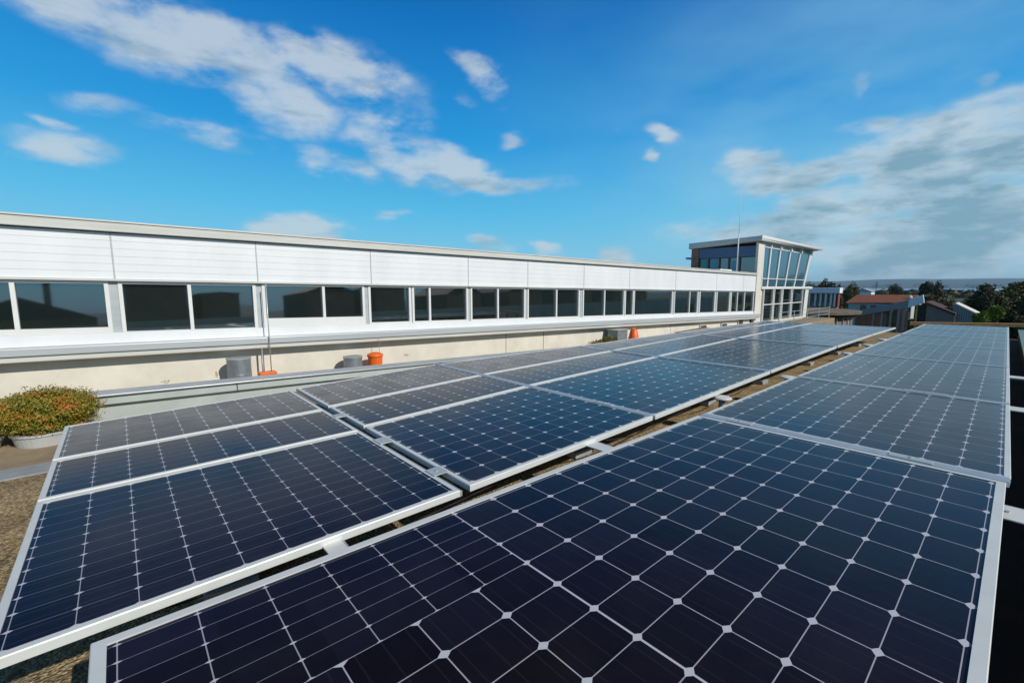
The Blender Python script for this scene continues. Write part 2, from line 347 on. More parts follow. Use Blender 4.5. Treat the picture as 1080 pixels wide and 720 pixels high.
# ------------------------------------------------------------------ roof the camera stands on
DZ = -1.45
struct(MB().box(-6.6, 1.6, -9, 18.7, G, DZ).build('roof_deck', M_GRAVEL))
struct(MB().add([(-6.5, -9, DZ + .004), (-5.19, -9, DZ + .004), (-5.19, 18.4, DZ + .004), (-6.5, 18.4, DZ + .004)], [(0, 1, 2, 3)]).build('path', M_TAN))
struct(MB().box(-5.18, -4.92, -9, 18.4, DZ, DZ + .012).build('path', M_BGREY))
struct(MB().box(-19, -6.72, -12, 31, G, -2.5).build('lower_roof', M_TAN))
struct(MB().box(-.12, .305, -9, 18.5, DZ - .01, DZ + .006).build('roof_gutter', M_MEMB))
# upstand of painted metal between the two roof levels
up = thing('roof_upstand', (-6.6, 4, DZ), 'long pale grey-green metal upstand running behind the panels and shrub', 'upstand')
MB().beam(-6.70, -6.52, -9, 13, DZ - .3, -1.265 + .24, -.63).build('lower_board', M_CURB, up, .004)
MB().beam(-6.70, -6.46, -9, 13, -1.262 + .24, -1.165 + .24, -.63).build('upper_board', M_CURB, up, .004)
MB().beam(-6.74, -6.42, -9, 13, -1.162 + .24, -1.146 + .24, -.63).build('coping', M_ALU, up, .003)
for y in (-3.0, 1.05, 3.9, 6.9):
    zz = -.0286 * y - .017
    MB().box(-6.4585, -6.4545, y, y + .012, -1.26 + zz, -1.168 + zz).build('joint', M_SHADOWGAP, up)
# parapet on the right hand side
pa = thing('parapet', (.6, 5, DZ), 'low dark parapet with teal coping on the right roof edge', 'parapet')
MB().box(.31, 1.5, -9, 18.6, DZ, -1.20).build('wall', M_MEMB, pa)
MB().box(.285, 1.55, -9, 18.65, -1.198, -1.16).build('coping', M_TEAL, pa, .004)
# timber beam closing the roof end
bm_ = MB().hexa([(-1.95, 18.45, -1.18), (.9, 18.45, -1.07), (.9, 18.6, -1.07), (-1.95, 18.6, -1.18)], [(-1.95, 18.45, -1.08), (.9, 18.45, -.97), (.9, 18.6, -.97), (-1.95, 18.6, -1.08)])
tag(bm_.build('edge_beam', M_TRIM, loc=(-.5, 18.5, -1.1)), 'rusty orange timber beam closing the far end of the panel roof', 'beam')
for x in (-1.8, -.9, 0.0, .8):
    MB().box(x, x + .09, 18.48, 18.57, DZ, -1.13 + .04 * x).build('beam_post', M_BROWN, bpy.data.objects['edge_beam'])

# ------------------------------------------------------------------ solar panels
FULL = cell_mat('cells_square', .018, .80, .018, .80, .095, 3, .035, 'v')
FULLM = cell_mat('cells_square_fine', .012, .42, .010, .42, .115)
HALF = cell_mat('cells_half_cut', .018, .22, .009, .66, .085, 2, .05, 'u')
HALFR = cell_mat('cells_half_cut_bold', .012, .70, .016, .26, .11, 2, .03, 'v')
NEARM = cell_mat('cells_mixed', .010, .75, .0085, .75, .10, 3, .012, 'v', split=3.0,
                 second=dict(mu=2.0, mv=1.2, vmax=5.0, wu=.012, su=.42, wv=.009, sv=.62, dia=.065))
ZP = -1.03
def panel(q, nx, ny, material, label, group, ztilt=(0, 0, 0, 0), fw=.026):
    """q = four corners (x,y): near right, near left, far left, far right; x cells nx, y cells ny"""
    cx = sum(p[0] for p in q) / 4; cy = sum(p[1] for p in q) / 4
    root = thing('solar_panel', (cx, cy, ZP - .04), label, 'solar panel', group)
    P = [Vector((p[0], p[1], ZP + dz)) for p, dz in zip(q, ztilt)]
    c = sum(P, Vector()) / 4
    def inset(d):
        r = []
        for i in range(4):
            a = (P[(i + 1) % 4] - P[i]).normalized(); b = (P[(i - 1) % 4] - P[i]).normalized()
            r.append(P[i] + (a + b) * d)
        return r
    O = inset(0.0); Oc = inset(.003); I = inset(fw)
    dn = lambda L, d: [v - Vector((0, 0, d)) for v in L]
    rings = [dn(inset(.0), .034), dn(O, .004), dn(Oc, 0), I, dn(I, .006)]
    v = [p for r_ in rings for p in r_]; f = []
    for k in range(4):
        for i in range(4):
            a = k * 4 + i; b = k * 4 + (i + 1) % 4; f.append((a, b, b + 4, a + 4))
    f.append((3, 2, 1, 0))
    MB().add(v, f).build('frame', M_ALUW, root)
    J = dn(inset(fw - .001), .0045)
    # fine grid so the UV stays straight on slightly tapered panels
    g_ = MB(); uvs = []; n = 6
    for j_ in range(n + 1):
        for i_ in range(n + 1):
            s, t = i_ / n, j_ / n
            a = J[1].lerp(J[0], s); b = J[2].lerp(J[3], s); g_.v.append(tuple(a.lerp(b, t)))
    m_ = .10
    for j_ in range(n):
        for i_ in range(n):
            a = j_ * (n + 1) + i_; g_.f.append((a, a + 1, a + n + 2, a + n + 1))
            for (s, t) in ((i_, j_), (i_ + 1, j_), (i_ + 1, j_ + 1), (i_, j_ + 1)):
                uvs.append((-m_ + (nx + 2 * m_) * s / n, -m_ + (ny + 2 * m_) * t / n))
    g_.build('cell_glass', material, root, uv=uvs)
    return root
ordn = ['nearest', 'second', 'third', 'fourth', 'fifth', 'sixth', 'seventh', 'last']
# right hand row
GR = 'solar panels in the single row beside the right parapet'
seam = [(-1.14, .0), (1.075, .0), (3.455, .0)]
def yawq(x0, x1, y0, y1, px=.06, py=3.46, ang=-1.9):
    c, s = math.cos(R(ang)), math.sin(R(ang)); r = []
    for x, y in ((x1, y0), (x0, y0), (x0, y1), (x1, y1)):
        dx, dy = x - px, y - py; r.append((px + c * dx - s * dy, py + s * dx + c * dy))
    return r
L_ = 'solar panel '
panel([(.03, -.14), (-1.69, -.14), (-1.585, 3.44), (.088, 3.455)], 10, 15, NEARM, 'large black foreground solar panel with bold white diamonds, nearest the camera', GR, fw=.036)
P1 = [(3.535, 5.82), (5.87, 8.55), (8.60, 10.95), (10.99, 12.90), (12.96, 14.9), (14.94, 17.1)]
lab = ['second panel up the right row, dark blue, just past the wide near seam',
       'grey-blue solar panel third up the right row, its cells fading into sky reflection',
       'pale solar panel fourth up the right row beside the gravel gap',
       'pale solar panel fifth up the right row from the camera',
       'sixth solar panel up the right row, reflecting plain pale sky',
       'farthest solar panel of the right row, next to the rusty beam']
for i, (y0, y1) in enumerate(P1):
    xl0 = -1.575 + .006 * (y0 - 3.5); xl1 = -1.575 + .006 * (y1 - 3.5)
    panel([(.105, y0), (xl0, y0), (xl1, y1), (.105, y1)], 10, (11, 10, 9, 7, 7, 7)[i], HALFR, lab[i], GR, ztilt=(0, -.002 * i, 0, .002 * i))
# left hand table, three panels deep
GL = 'solar panels in the three-deep table along the left side'
ycuts = [-.37, 1.23, 1.30, 3.145, 3.175, 5.95, 6.0, 9.35, 9.42, 12.3, 12.36, 14.95]
e0 = [-1.79, -1.775, -1.785, -1.815, -1.81, -1.865, -1.87, -1.91, -1.91, -1.90, -1.90, -1.84]
e1 = [-3.045, -3.045, -3.11, -3.275, -3.285, -3.42, -3.43, -3.60, -3.61, -3.68, -3.69, -3.70]
e2 = [-3.73, -3.79, -3.85, -4.07, -4.08, -4.22, -4.23, -4.36, -4.36, -4.42, -4.42, -4.42]
e3 = [-4.62, -4.76, -4.80, -5.08, -5.09, -4.95, -4.94, -4.92, -4.92, -4.95, -4.95, -4.95]
blk = ['nearest left block', 'second block', 'third block', 'fourth block', 'fifth block', 'farthest block']
rown = ['front row nearest the gravel gap', 'middle row', 'back row nearest the white building']
E_ = [e0, e1, e2, e3]
Lb = [['front-row panel at the left end of the three-deep table, black half cells with thin lines',
       'middle-row panel at the left end of the table, between two white frame lines',
       'back-row panel at the left end of the table, closest to the potted shrub'],
      ['front-row panel of the second block, deep blue square cells beside the gap of clamps',
       'middle-row panel of the second block, blue under two long frame lines',
       'back-row panel of the second block, grey sheen in front of the orange bucket'],
      ['front-row panel of the third block, mid blue dotted with white cell corners',
       'middle-row panel of the third block, plain mid blue with faint dots',
       'back-row panel of the third block, blue, below the grey vent box'],
      ['front-row panel of the fourth block, pale blue dotted, beside the round caps',
       'middle-row panel of the fourth block, pale blue sheen',
       'back-row panel of the fourth block, pale blue, towards the building ledge'],
      ['front-row panel of the fifth block, faint and pale towards the tower',
       'middle-row panel of the fifth block, faint and pale', 'back-row panel of the fifth block, faint and pale below the ledge'],
      ['front-row panel at the far end of the three-deep table, pale sky reflection',
       'middle-row panel at the far end of the three-deep table', 'back-row panel at the far end of the table, closest to the tower foot']]
for b in range(6):
    i0, i1 = 2 * b, 2 * b + 1; y0, y1 = ycuts[i0], ycuts[i1]
    for r_ in range(3):
        a, c = E_[r_], E_[r_ + 1]; gp = .012 if r_ else 0
        q = [(a[i0] - gp, y0), (c[i0] + .012, y0), (c[i1] + .012, y1), (a[i1] - gp, y1)]
        mt = HALF if b == 0 else FULLM
        zz = (0, 0, 0, 0)
        if b == 2 and r_ == 2: zz = (0, -.006, .012, .004)
        if b == 3 and r_ == 2: zz = (.004, .012, .012, .008)
        if b == 4 and r_ == 2: zz = (.008, .012, .006, .004)
        if b == 3 and r_ == 1: zz = (0, .004, .02, 0)
        if b == 4 and r_ == 1: zz = (0, .02, .01, 0)
        nx = (12, 7, 6)[r_] if b == 0 else (9, 7, 8)[r_]
        panel(q, nx, (10, 10, 12, 13, 12, 10)[b], mt, Lb[b][r_], GL, zz)

# rails and posts under the tables
GM = 'aluminium rails carrying the solar panels'
def rail(x0, y0, x1, y1, z, label, w=.025):
    a = Vector((x0, y0, 0)); b = Vector((x1, y1, 0)); d = (b - a).normalized(); p = Vector((-d.y, d.x, 0)) * w
    q = [a + p, b + p, b - p, a - p]
    m = MB().hexa([(v.x, v.y, z - .045) for v in q], [(v.x, v.y, z) for v in q])
    return tag(m.build('mounting_rail', M_RAIL, bevel=.003, loc=((x0 + x1) / 2, (y0 + y1) / 2, z)), label, 'mounting rail', GM)
rail(-.22, -.2, -.22, 17, -1.085, 'aluminium rail under the right edge of the right panel row')
rail(-1.38, 1.0, -1.38, 17, -1.085, 'aluminium rail under the left edge of the right panel row')
rail(-2.05, -.3, -2.05, 14.9, -1.085, 'aluminium rail under the front row of the three-deep table')
rail(-2.75, -.3, -2.75, 14.9, -1.085, 'aluminium rail under the middle of the front row panels')
rail(-4.2, -.3, -4.2, 14.9, -1.085, 'aluminium rail under the back row of the three-deep table')
# wide cover rails seen in the seams
GS = 'cover rails lying in the seams between solar panels'
def cover(x0, y0, x1, y1, z, w, label):
    a = Vector((x0, y0, 0)); b = Vector((x1, y1, 0)); d = (b - a).normalized(); p = Vector((-d.y, d.x, 0)) * w
    q = [a + p, b + p, b - p, a - p]
    m = MB().hexa([(v.x, v.y, z - .03) for v in q], [(v.x, v.y, z) for v in q])
    return tag(m.build('cover_rail', M_RAIL, bevel=.002, loc=((x0 + x1) / 2, (y0 + y1) / 2, z)), label, 'cover rail', GS)
cover(-1.57, 3.487, .10, 3.495, -1.026, .046, 'grey cover rail in the near seam of the right panel row')
cover(-1.55, 5.845, .10, 5.845, -1.026, .036, 'grey cover rail in the second seam of the right panel row')
cover(-1.55, 8.575, .10, 8.575, -1.026, .036, 'grey cover rail in the third seam of the right panel row')
cover(-1.53, 12.93, .10, 12.93, -1.026, .05, 'grey cover rail in the far dark seam of the right panel row')
cover(-1.83, 3.16, -5.05, 3.16, -1.026, .034, 'pale cover rail between second and third blocks of the left table')
cover(-1.88, 5.975, -4.92, 5.975, -1.022, .04, 'pale cover rail between third and fourth blocks of the left table')
cover(-1.93, 9.385, -4.9, 9.385, -1.020, .05, 'pale cover rail between fourth and fifth blocks of the left table')
cover(-1.79, 1.245, -4.7, 1.245, -1.045, .010, 'narrow bright rail in the open seam of the left table')
# clamps
def clamp_at(x, y, lx, ly, label, group, z=-1.03):
    r_ = thing('panel_clamp', (x, y, z), label, 'clamp', group)
    MB().box(x - lx, x + lx, y - ly, y + ly, z, z + .005).build('plate', M_ALU, r_, .0015)
    MB().lathe((x, y, z + .005), [(.009, 0), (.009, .005), (.006, .007)], 8).build('bolt', M_RAIL, r_)
GC = 'clamps bridging seams between panels'
clamp_at(-.30, 3.493, .10, .032, 'plate clamp towards the right end of the near seam in the right row', GC, -1.0255)
clamp_at(-1.28, 3.489, .09, .032, 'plate clamp towards the left end of the near seam in the right row', GC, -1.0255)
clamp_at(-2.05, 1.262, .05, .045, 'plate clamp at the near end of the open seam in the left table', GC, -1.029)
clamp_at(-2.72, 1.262, .06, .045, 'plate clamp halfway along the open seam in the left table', GC, -1.029)
clamp_at(-3.5, 1.262, .05, .045, 'small plate clamp in the middle row of the open seam', GC, -1.029)
clamp_at(-2.3, 3.16, .09, .028, 'plate clamp between second and third blocks of the left table', GC, -1.0255)
clamp_at(-.45, 5.845, .16, .03, 'plate clamp in the second seam of the right row', GC, -1.0255)
# brackets between the two tables, stub brackets on the right
def bracket(x0, x1, y, w, z, label, group):
    r_ = thing('link_bracket', ((x0 + x1) / 2, y, z), label, 'bracket', group)
    MB().box(x0, x1, y - w, y + w, z - .008, z).build('plate', M_ALUW, r_, .002)
    MB().box(x0, x1, y + w + .0005, y + w + .006, z - .05, z).build('flange', M_RAIL, r_)
    MB().lathe((x0 + .04, y, z), [(.010, 0), (.010, .006)], 6).build('bolt', M_RAIL, r_)
GB = 'brackets linking the two tables over the gravel gap'
bracket(-1.86, -1.60, .585, .038, -1.055, 'light metal bracket over the gap nearest the camera', GB)
bracket(-1.86, -1.56, 2.33, .055, -1.055, 'light metal bracket over the gap beside the second block', GB)
GB2 = 'struts between the right row and the parapet'
bracket(.06, .33, 3.25, .10, -1.12, 'broad pale strut right of the foreground panel', GB2)
bracket(.06, .33, 6.15, .10, -1.12, 'pale strut right of the second panel up the right row', GB2)
bracket(.06, .33, 8.35, .10, -1.12, 'pale strut right of the third panel up the right row', GB2)
GD = 'round white caps standing in the gravel gap'
for x, y, lb in ((-1.80, 4.42, 'round white cap in the gap nearest the camera'), (-1.70, 6.05, 'round white cap in the gap, second from the camera'),
                 (-1.68, 9.0, 'round white cap in the gap, third from the camera'), (-1.68, 10.6, 'small round white cap in the gap, fourth from the camera'),
                 (-1.68, 12.0, 'farthest round white cap in the gravel gap')):
    t_ = thing('white_disc', (x, y, DZ), lb, 'cap', GD)
    MB().lathe((x, y, -1.105), [(.085, 0), (.09, .012), (.075, .025), (.02, .03)], 24).build('lid', M_ALUW, t_, smooth=False)
    MB().rod((x, y, DZ), (x, y, -1.1055), .03, 12).build('stem', M_RAIL, t_)
GP = 'short posts holding up the panel rails'
pi = 0
for x in (-2.42, -1.30, -.22):
    for y in (.3, 2.9, 5.4, 7.2, 9.6, 11.6, 13.6):
        nm = {-2.42: 'under the front edge of the left table', -1.30: 'under the left edge of the right row', -.22: 'under the right edge of the right row'}[x]
        p_ = thing('support_post', (x, y, DZ), 'short steel post on a block ' + nm, 'post', GP)
        MB().box(x - .02, x + .02, y - .02, y + .02, DZ + .061, -1.131).build('post', M_RAIL, p_)
        MB().box(x - .11, x + .11, y - .11, y + .11, DZ, DZ + .06).build('base_block', M_BGREY, p_, .008)

# ------------------------------------------------------------------ long white building
YS, YE = -6.6, 31.0
FX = -11.0
def zt(z0, s): return lambda y: z0 + s * (y + 1.3)
z_top = zt(1.17, -.0090); z_pt = zt(.985, -.0072); z_pb = zt(.165, -.0125); z_wb = zt(-.80, -.024); z_lt = zt(-1.0, -.0225); z_lb = zt(-1.24, -.0248)
bld = thing('long_building', (FX - 4, 12, -2.5), 'long low white-clad building with ribbon windows beyond the panels', 'building')
def strip(m, x0, x1, y0, y1, fa, fb):
    return m.hexa([(x0, y0, fa(y0)), (x1, y0, fa(y0)), (x1, y1, fa(y1)), (x0, y1, fa(y1))], [(x0, y0, fb(y0)), (x1, y0, fb(y0)), (x1, y1, fb(y1)), (x0, y1, fb(y1))])
off = lambda f, d: (lambda y: f(y) + d)
strip(MB(), FX - 8, FX + .16, YS, YE, off(z_pt, .02), z_top).build('roof_slab', M_FASCIA, bld, .01)
rf = strip(MB(), FX - 7.9, FX + .18, YS, YE, off(z_top, .002), off(z_top, .03)).build('roof_coping', M_CREAM, bld)
strip(MB(), FX - 8, FX - .30, YS, YE, off(z_lb, .06), off(z_pt, .018)).build('inner_wall', mat('dark_interior', (.02, .02, .02), .9), bld)
joints = [-6.6, -4.6, -2.33, .0, 2.33, 4.92, 8.0, 10.5, 13.5, 16.6, 20.6, 25.2, 29.0, 31.0]
for i in range(len(joints) - 1):
    y0, y1 = joints[i] + .012, joints[i + 1] - .012
    m = MB(); nb = 6
    prof = []
    for k in range(nb):   # boards with a fine groove
        fa = (lambda k: lambda y: z_pb(y) + (z_pt(y) - z_pb(y)) * k / nb + .0025)(k)
        fb = (lambda k: lambda y: z_pb(y) + (z_pt(y) - z_pb(y)) * (k + 1) / nb - .001)(k)
        strip(m, FX - .04, FX + .06 + .0006 * (k % 2), y0, y1, fa, fb)
    strip(m, FX - .05, FX + .052, y0, y1, off(z_pb, .002), off(z_pt, -.002))
    m.build('cladding_panel', M_WHITE, bld)
# cover strips in joints
for y in joints[1:-1]:
    strip(MB(), FX - .04, FX + .068, y - .011, y + .011, z_pb, z_pt).build('cover_strip', M_LEDGE, bld)
strip(MB(), FX - .04, FX + .10, YS, YE, off(z_pb, -.035), off(z_pb, -.002)).build('drip_rail', M_FASCIA, bld, .004)
# sill band and ledge
strip(MB(), FX - .3, FX + .05, YS, YE, off(z_lt, .002), off(z_wb, -.002)).build('sill_band', M_WHITE, bld)
strip(MB(), FX - .3, FX + .26, YS, YE + .6, off(z_lb, .10), z_lt).build('ledge', M_LEDGE, bld, .02)
strip(MB(), FX - .3, FX + .22, YS, YE + .6, z_lb, off(z_lb, .098)).build('ledge_gutter', M_FASCIA, bld, .02)
MB().box(FX - 6, FX - .06, YS, YE - .3, -4.0, -1.2).build('lower_wall', M_WALL, bld)
# thin joints on the lower wall
m = MB()
for y in (9.6, 11.4, 20.5): m.box(FX - .061, FX - .055, y, y + .02, -2.5, -1.45)
m.build('wall_joint', M_SHADOWGAP, bld)
# windows: groups with frame, sashes and leaning glass
ztw = off(z_pb, -.036)
for y0, y1 in zip([-6.6, -4.2, -2.45, -.10, 2.28, 4.74, 6.06, 8.0, 10.42, 13.3, 16.3, 17.0, 20.4, 23.1, 25.2, 27.2, 30.9], [-6.5, -4.1, -2.36, .03, 2.40, 4.84, 6.10, 8.10, 10.52, 13.5, 16.35, 17.05, 20.6, 23.3, 25.4, 27.35, 31.0]):
    strip(MB(), FX - .1, FX + .005, y0 - .004, y1 + .004, z_wb, off(z_pb, -.036)).build('pier', M_LEDGE, bld)
def window(y0, y1, muls, raise_=0.0, fwid=.06):
    zb = off(z_wb, raise_)
    m = MB()
    strip(m, FX - .06, FX + .03, y0, y1, off(ztw, -.05), ztw)
    strip(m, FX - .06, FX + .035, y0, y1, z_wb, off(zb, .04))
    ys = [y0] + muls + [y1]
    for k, y in enumerate(ys):
        a, b = (y, y + fwid) if k == 0 else ((y - fwid, y) if k == len(ys) - 1 else (y - fwid / 2, y + fwid / 2))
        strip(m, FX - .06, FX + .031 + .001 * k, a, b, off(zb, .041), off(ztw, -.051))
    root = m.build('window', M_WFRAME, bld)
    zc0, zc1 = zb, ztw
    for k in range(len(ys) - 1):
        ya, yb = ys[k] + .02, ys[k + 1] - .02
        tl = .022   # top of the pane leans back a touch
        g_ = MB().hexa([(FX - .055, ya, zb(ya) + .03), (FX - .025, ya, zb(ya) + .03), (FX - .025, yb, zb(yb) + .03), (FX - .055, yb, zb(yb) + .03)],
                       [(FX - .055 - tl, ya, ztw(ya) - .04), (FX - .025 - tl, ya, ztw(ya) - .04), (FX - .025 - tl, yb, ztw(yb) - .04), (FX - .055 - tl, yb, ztw(yb) - .04)])
        g_.build('pane', M_GLASS, root)
window(-6.5, -4.2, [-5.3], .08); window(-4.1, -2.45, [-3.3], 0)
window(-2.36, -.10, [-1.28], .06)
window(.03, 2.28, [1.10], -.03)
window(2.40, 4.74, [3.72], .16)
window(4.84, 6.06, [], 0); window(6.10, 8.0, [6.66], 0)
window(8.10, 10.42, [9.2], 0)
window(10.52, 13.3, [12.0], 0)
window(13.5, 16.3, [14.9], 0); window(16.35, 17.0, [], 0)
window(17.05, 20.4, [], 0, .05)
window(20.6, 23.1, [22.2], 0); window(23.3, 25.2, [], 0, .08)
window(25.4, 27.2, [], 0, .08); window(27.35, 30.9, [28.3, 29.4], 0, .08)
# downpipes and cables on the facade
def pipe(pts, r, name, label, cat, m_):
    o_ = MB()
    for a, b in zip(pts, pts[1:]): o_.rod(a, b, r, 10)
    return o_
dpt = thing('downpipe', (-10.82, 2.30, -2.5), 'slim grey downpipe with orange foot between the first window bays', 'downpipe')
MB().rod((-10.70, 2.42, .1), (-10.70, 2.42, -1.95), .011, 10).build('pipe', M_RAIL, dpt, smooth=True)
MB().rod((-10.80, 2.28, -1.3), (-10.80, 2.28, -2.5), .02, 10).build('pipe', M_GALV, dpt, smooth=True)
MB().box(-10.86, -10.64, 2.18, 2.52, -1.93, -1.85).build('bracket', M_ORANGE, dpt, .01)
tag(MB().rod((-10.72, 4.97, -1.3), (-10.72, 4.97, -1.72), .006, 6).build('cable', M_RAIL, loc=(-10.72, 4.97, -1.5)), 'thin cable dropping from the ledge to the orange bucket', 'cable')
# white short tie at ledge
# drums, bucket, vent, cone
def drum(x, y, r, zt_, label, group):
    t_ = thing('vent_drum', (x, y, -2.5), label, 'drum', group)
    h = zt_ + 2.5
    MB().lathe((x, y, -2.5), [(r, 0), (r, h * .33), (r * 1.03, h * .34), (r, h * .35), (r, h * .66), (r * 1.03, h * .67), (r, h * .68), (r, h - .03)], 32).build('body', M_GALV, t_, smooth=False)
    MB().lathe((x, y, zt_ - .029), [(r * 1.05, 0), (r * 1.05, .025), (r * .9, .03)], 32).build('lid', M_RAIL, t_)
GDR = 'grey galvanised drums standing along the building wall'
drum(-10.62, 1.80, .22, -1.46, 'grey galvanised drum at the wall left of the downpipe', GDR)
drum(-10.62, 4.22, .22, -1.68, 'grey galvanised drum at the wall beside the orange bucket', GDR)
bk = thing('orange_bucket', (-10.6, 4.79, -2.5), 'orange lidded bucket beside the grey drum at the cream wall', 'bucket')
MB().lathe((-10.6, 4.79, -2.5), [(.15, 0), (.18, .76)], 24).build('body', M_ORANGE, bk, smooth=False)
MB().lathe((-10.6, 4.79, -1.739), [(.20, 0), (.20, .03), (.19, .05), (.10, .09)], 24).build('lid', M_ORANGE, bk)
vb = thing('vent_box', (-10.6, 15.4, -2.5), 'grey vent box on the wall left of the orange cone', 'vent box')
MB().box(-10.9, -10.4, 15.05, 15.75, -2.5, -1.76).build('casing', M_GALV, vb, .01)
MB().box(-10.93, -10.36, 15.0, 15.8, -1.759, -1.72).build('lid', M_RAIL, vb, .005)
cn = thing('traffic_cone', (-10.55, 16.45, -2.5), 'orange cone standing by the grey vent box', 'cone')
MB().lathe((-10.55, 16.45, -2.45), [(.27, 0), (.22, .3), (.15, .6), (.06, .72)], 20).build('cone', M_ORANGE, cn, smooth=True)
MB().box(-10.85, -10.25, 16.15, 16.75, -2.5, -2.451).build('base', M_ORANGE, cn, .01)
for k, (y, z0, z1, lb) in enumerate(((24.0, -2.36, -2.05, 'dark square vent opening low on the far wall'), (26.7, -2.4, -2.1, 'narrow dark vent opening low on the far wall'), (29.1, -2.35, -1.98, 'dark vent opening near the tower end of the wall'))):
    t_ = thing('wall_vent', (-10.98, y, z0), lb, 'wall vent', 'dark vents low on the far wall')
    MB().box(-11.05, -10.99, y - .4, y + .4, z0, z1).build('frame', M_FASCIA, t_)
    MB().box(-10.989, -10.985, y - .33, y + .33, z0 + .04, z1 - .04).build('grille', M_MEMB, t_)
# debris trough
tr = thing('planter_trough', (-10.4, 21.2, -2.5), 'long low dark trough against the far wall', 'trough')
MB().hexa([(-10.6, 20.3, -2.5), (-10.3, 20.3, -2.5), (-10.3, 23.0, -2.5), (-10.6, 23.0, -2.5)], [(-10.7, 20.2, -2.18), (-10.2, 20.2, -2.18), (-10.2, 23.2, -2.12), (-10.7, 23.2, -2.12)]).build('trough', M_BROWN, tr, .01)

# ------------------------------------------------------------------ tower with the glazed front
tw = thing('glass_tower', (FX - 3, 37, -2.5), 'two-storey corner tower with leaning glazed front and flat roof', 'building')
TY0, TY1 = 31.26, 45.4
roof = MB().hexa([(-15.6, TY0 - .25, 2.72), (-10.75, TY0 - .25, 2.98), (-10.5, TY1 - 2.4, 2.96), (-15.6, TY1, 2.72)], [(-15.6, TY0 - .25, 3.12), (-10.75, TY0 - .25, 3.28), (-10.5, TY1 - 2.4, 3.08), (-15.6, TY1, 3.0)])
roof.build('roof', M_FASCIA, tw, .02)
MB().hexa([(-10.78, TY0 - .27, 3.1), (-10.73, TY0 - .27, 3.1), (-10.38, TY1 - 2.2, 2.97), (-10.48, TY1 - 2.2, 2.97)], [(-10.78, TY0 - .27, 3.32), (-10.73, TY0 - .27, 3.32), (-10.32, TY1 - 2.1, 3.07), (-10.46, TY1 - 2.1, 3.07)]).build('roof_edge', M_WFRAME, tw)
MB().box(-11.16, -11.0, TY0, TY0 + .9, -9, 2.92).build('corner_column', M_CREAM, tw, .01)
MB().box(-15.5, -15.0, TY0 + .02, TY0 + .5, -2.5, 2.71).build('brick_column', M_BROWN, tw)
m = MB()
for k in range(7): m.box(-14.99, -11.161, TY0 + .10 + .01 * (k % 2), TY0 + .2, 2.05 + k * .095, 2.13 + k * .095)
m.build('louvre_screen', M_BLUE, tw)
MB().box(-14.99, -11.161, TY0 + .25, TY0 + .3, -2.4, 2.70).build('dark_glazing', M_GLASS, tw)
m = MB()
for x in (-14.3, -13.55, -12.9, -12.2): m.box(x - .05, x + .05, TY0 + .17, TY0 + .248, .9, 2.04)
m.box(-14.99, -11.161, TY0 + .16, TY0 + .246, 1.98, 2.045)
m.build('side_mullion', mat('dark_mullion', (.05, .05, .06), .5), tw)
tc1, tc2 = mat('teal_blind', (.05, .30, .28), .4), mat('blue_blind', (.10, .28, .38), .4)
MB().box(-14.85, -14.42, TY0 + .22, TY0 + .245, 1.0, 1.95).build('blind', tc1, tw)
MB().box(-14.18, -13.7, TY0 + .22, TY0 + .245, 1.0, 1.95).build('blind', tc2, tw)
MB().box(-12.75, -12.35, TY0 + .22, TY0 + .245, 1.0, 1.8).build('blind', tc2, tw)
MB().box(-15.3, -11.6, TY0 + .5, 41.5, -9, 2.6).build('core', M_CREAM, tw)
# front face: fan of mullions, glass between, transom, lower doors
tops = [32.25, 33.55, 35.4, 37.5, 39.8, 42.3]; bots = [32.2, 33.3, 35.0, 36.9, 39.0, 41.4]
lean = [0, .01, .02, .04, .06, .08]
zt1, zb1 = 2.62, .05
def bar(m, p, q, w=.07, dx=.1):
    (x0, y0, z0), (x1, y1, z1) = p, q
    m.hexa([(x0 - dx, y0 - w, z0), (x0, y0 - w, z0), (x0, y0 + w, z0), (x0 - dx, y0 + w, z0)], [(x1 - dx, y1 - w, z1), (x1, y1 - w, z1), (x1, y1 + w, z1), (x1 - dx, y1 + w, z1)])
for k in range(6):
    m = MB(); bar(m, (FX, bots[k], zb1), (FX + lean[k], tops[k], zt1), .10 if k < 5 else .2); m.build('mullion', M_WFRAME, tw)
for k in range(5):
    a = (FX - .06, bots[k], zb1); b = (FX - .06, bots[k + 1], zb1); c = (FX - .06 + lean[k + 1], tops[k + 1], zt1); d = (FX - .06 + lean[k], tops[k], zt1)
    s_ = lambda p: (p[0] - .03, p[1], p[2])
    MB().hexa([s_(a), a, b, s_(b)], [s_(d), d, c, s_(c)]).build('front_pane', M_TGLASS, tw)
MB().box(FX - .12, FX + .05, 32.15, 43.6, -.12, .05 - .002).build('transom', M_WFRAME, tw)
m = MB(); m.box(FX - .1, FX + .04, 32.2, 41.3, .55, .60); m.build('glazing_bar', M_WFRAME, tw)
m = MB()
for k in range(6): m.box(FX - .1 , FX + .04 * k, tops[k] - .1, tops[k] + .1, 2.63, 2.97)
m.box(FX - .05, FX + .02, 32.2, 43.6, 2.62, 2.68); m.build('roof_strut', M_WFRAME, tw)
MB().box(FX - .14, FX - .10, 32.16, 43.4, 2.69, 2.96).build('clerestory', mat('pale_clerestory', (.45, .5, .5), .3), tw)
bar_ = MB(); bar(bar_, (FX - .1, 41.9, -9), (FX - .05, 42.6, .04), .45, .5); bar_.build('end_column', M_CREAM, tw)
for k, (y0, y1) in enumerate(((32.9, 34.5), (34.9, 36.2), (36.7, 38.4), (38.9, 41.2))):
    MB().box(FX - .12, FX - .08, y0, y1, -2.3, -.125).build('lower_pane', M_GLASS, tw)
m = MB()
for y in (32.8, 34.6, 34.85, 36.3, 36.6, 38.5, 38.8, 41.3): m.box(FX - .1, FX + .0, y - .05, y + .05, -2.32, -.122)
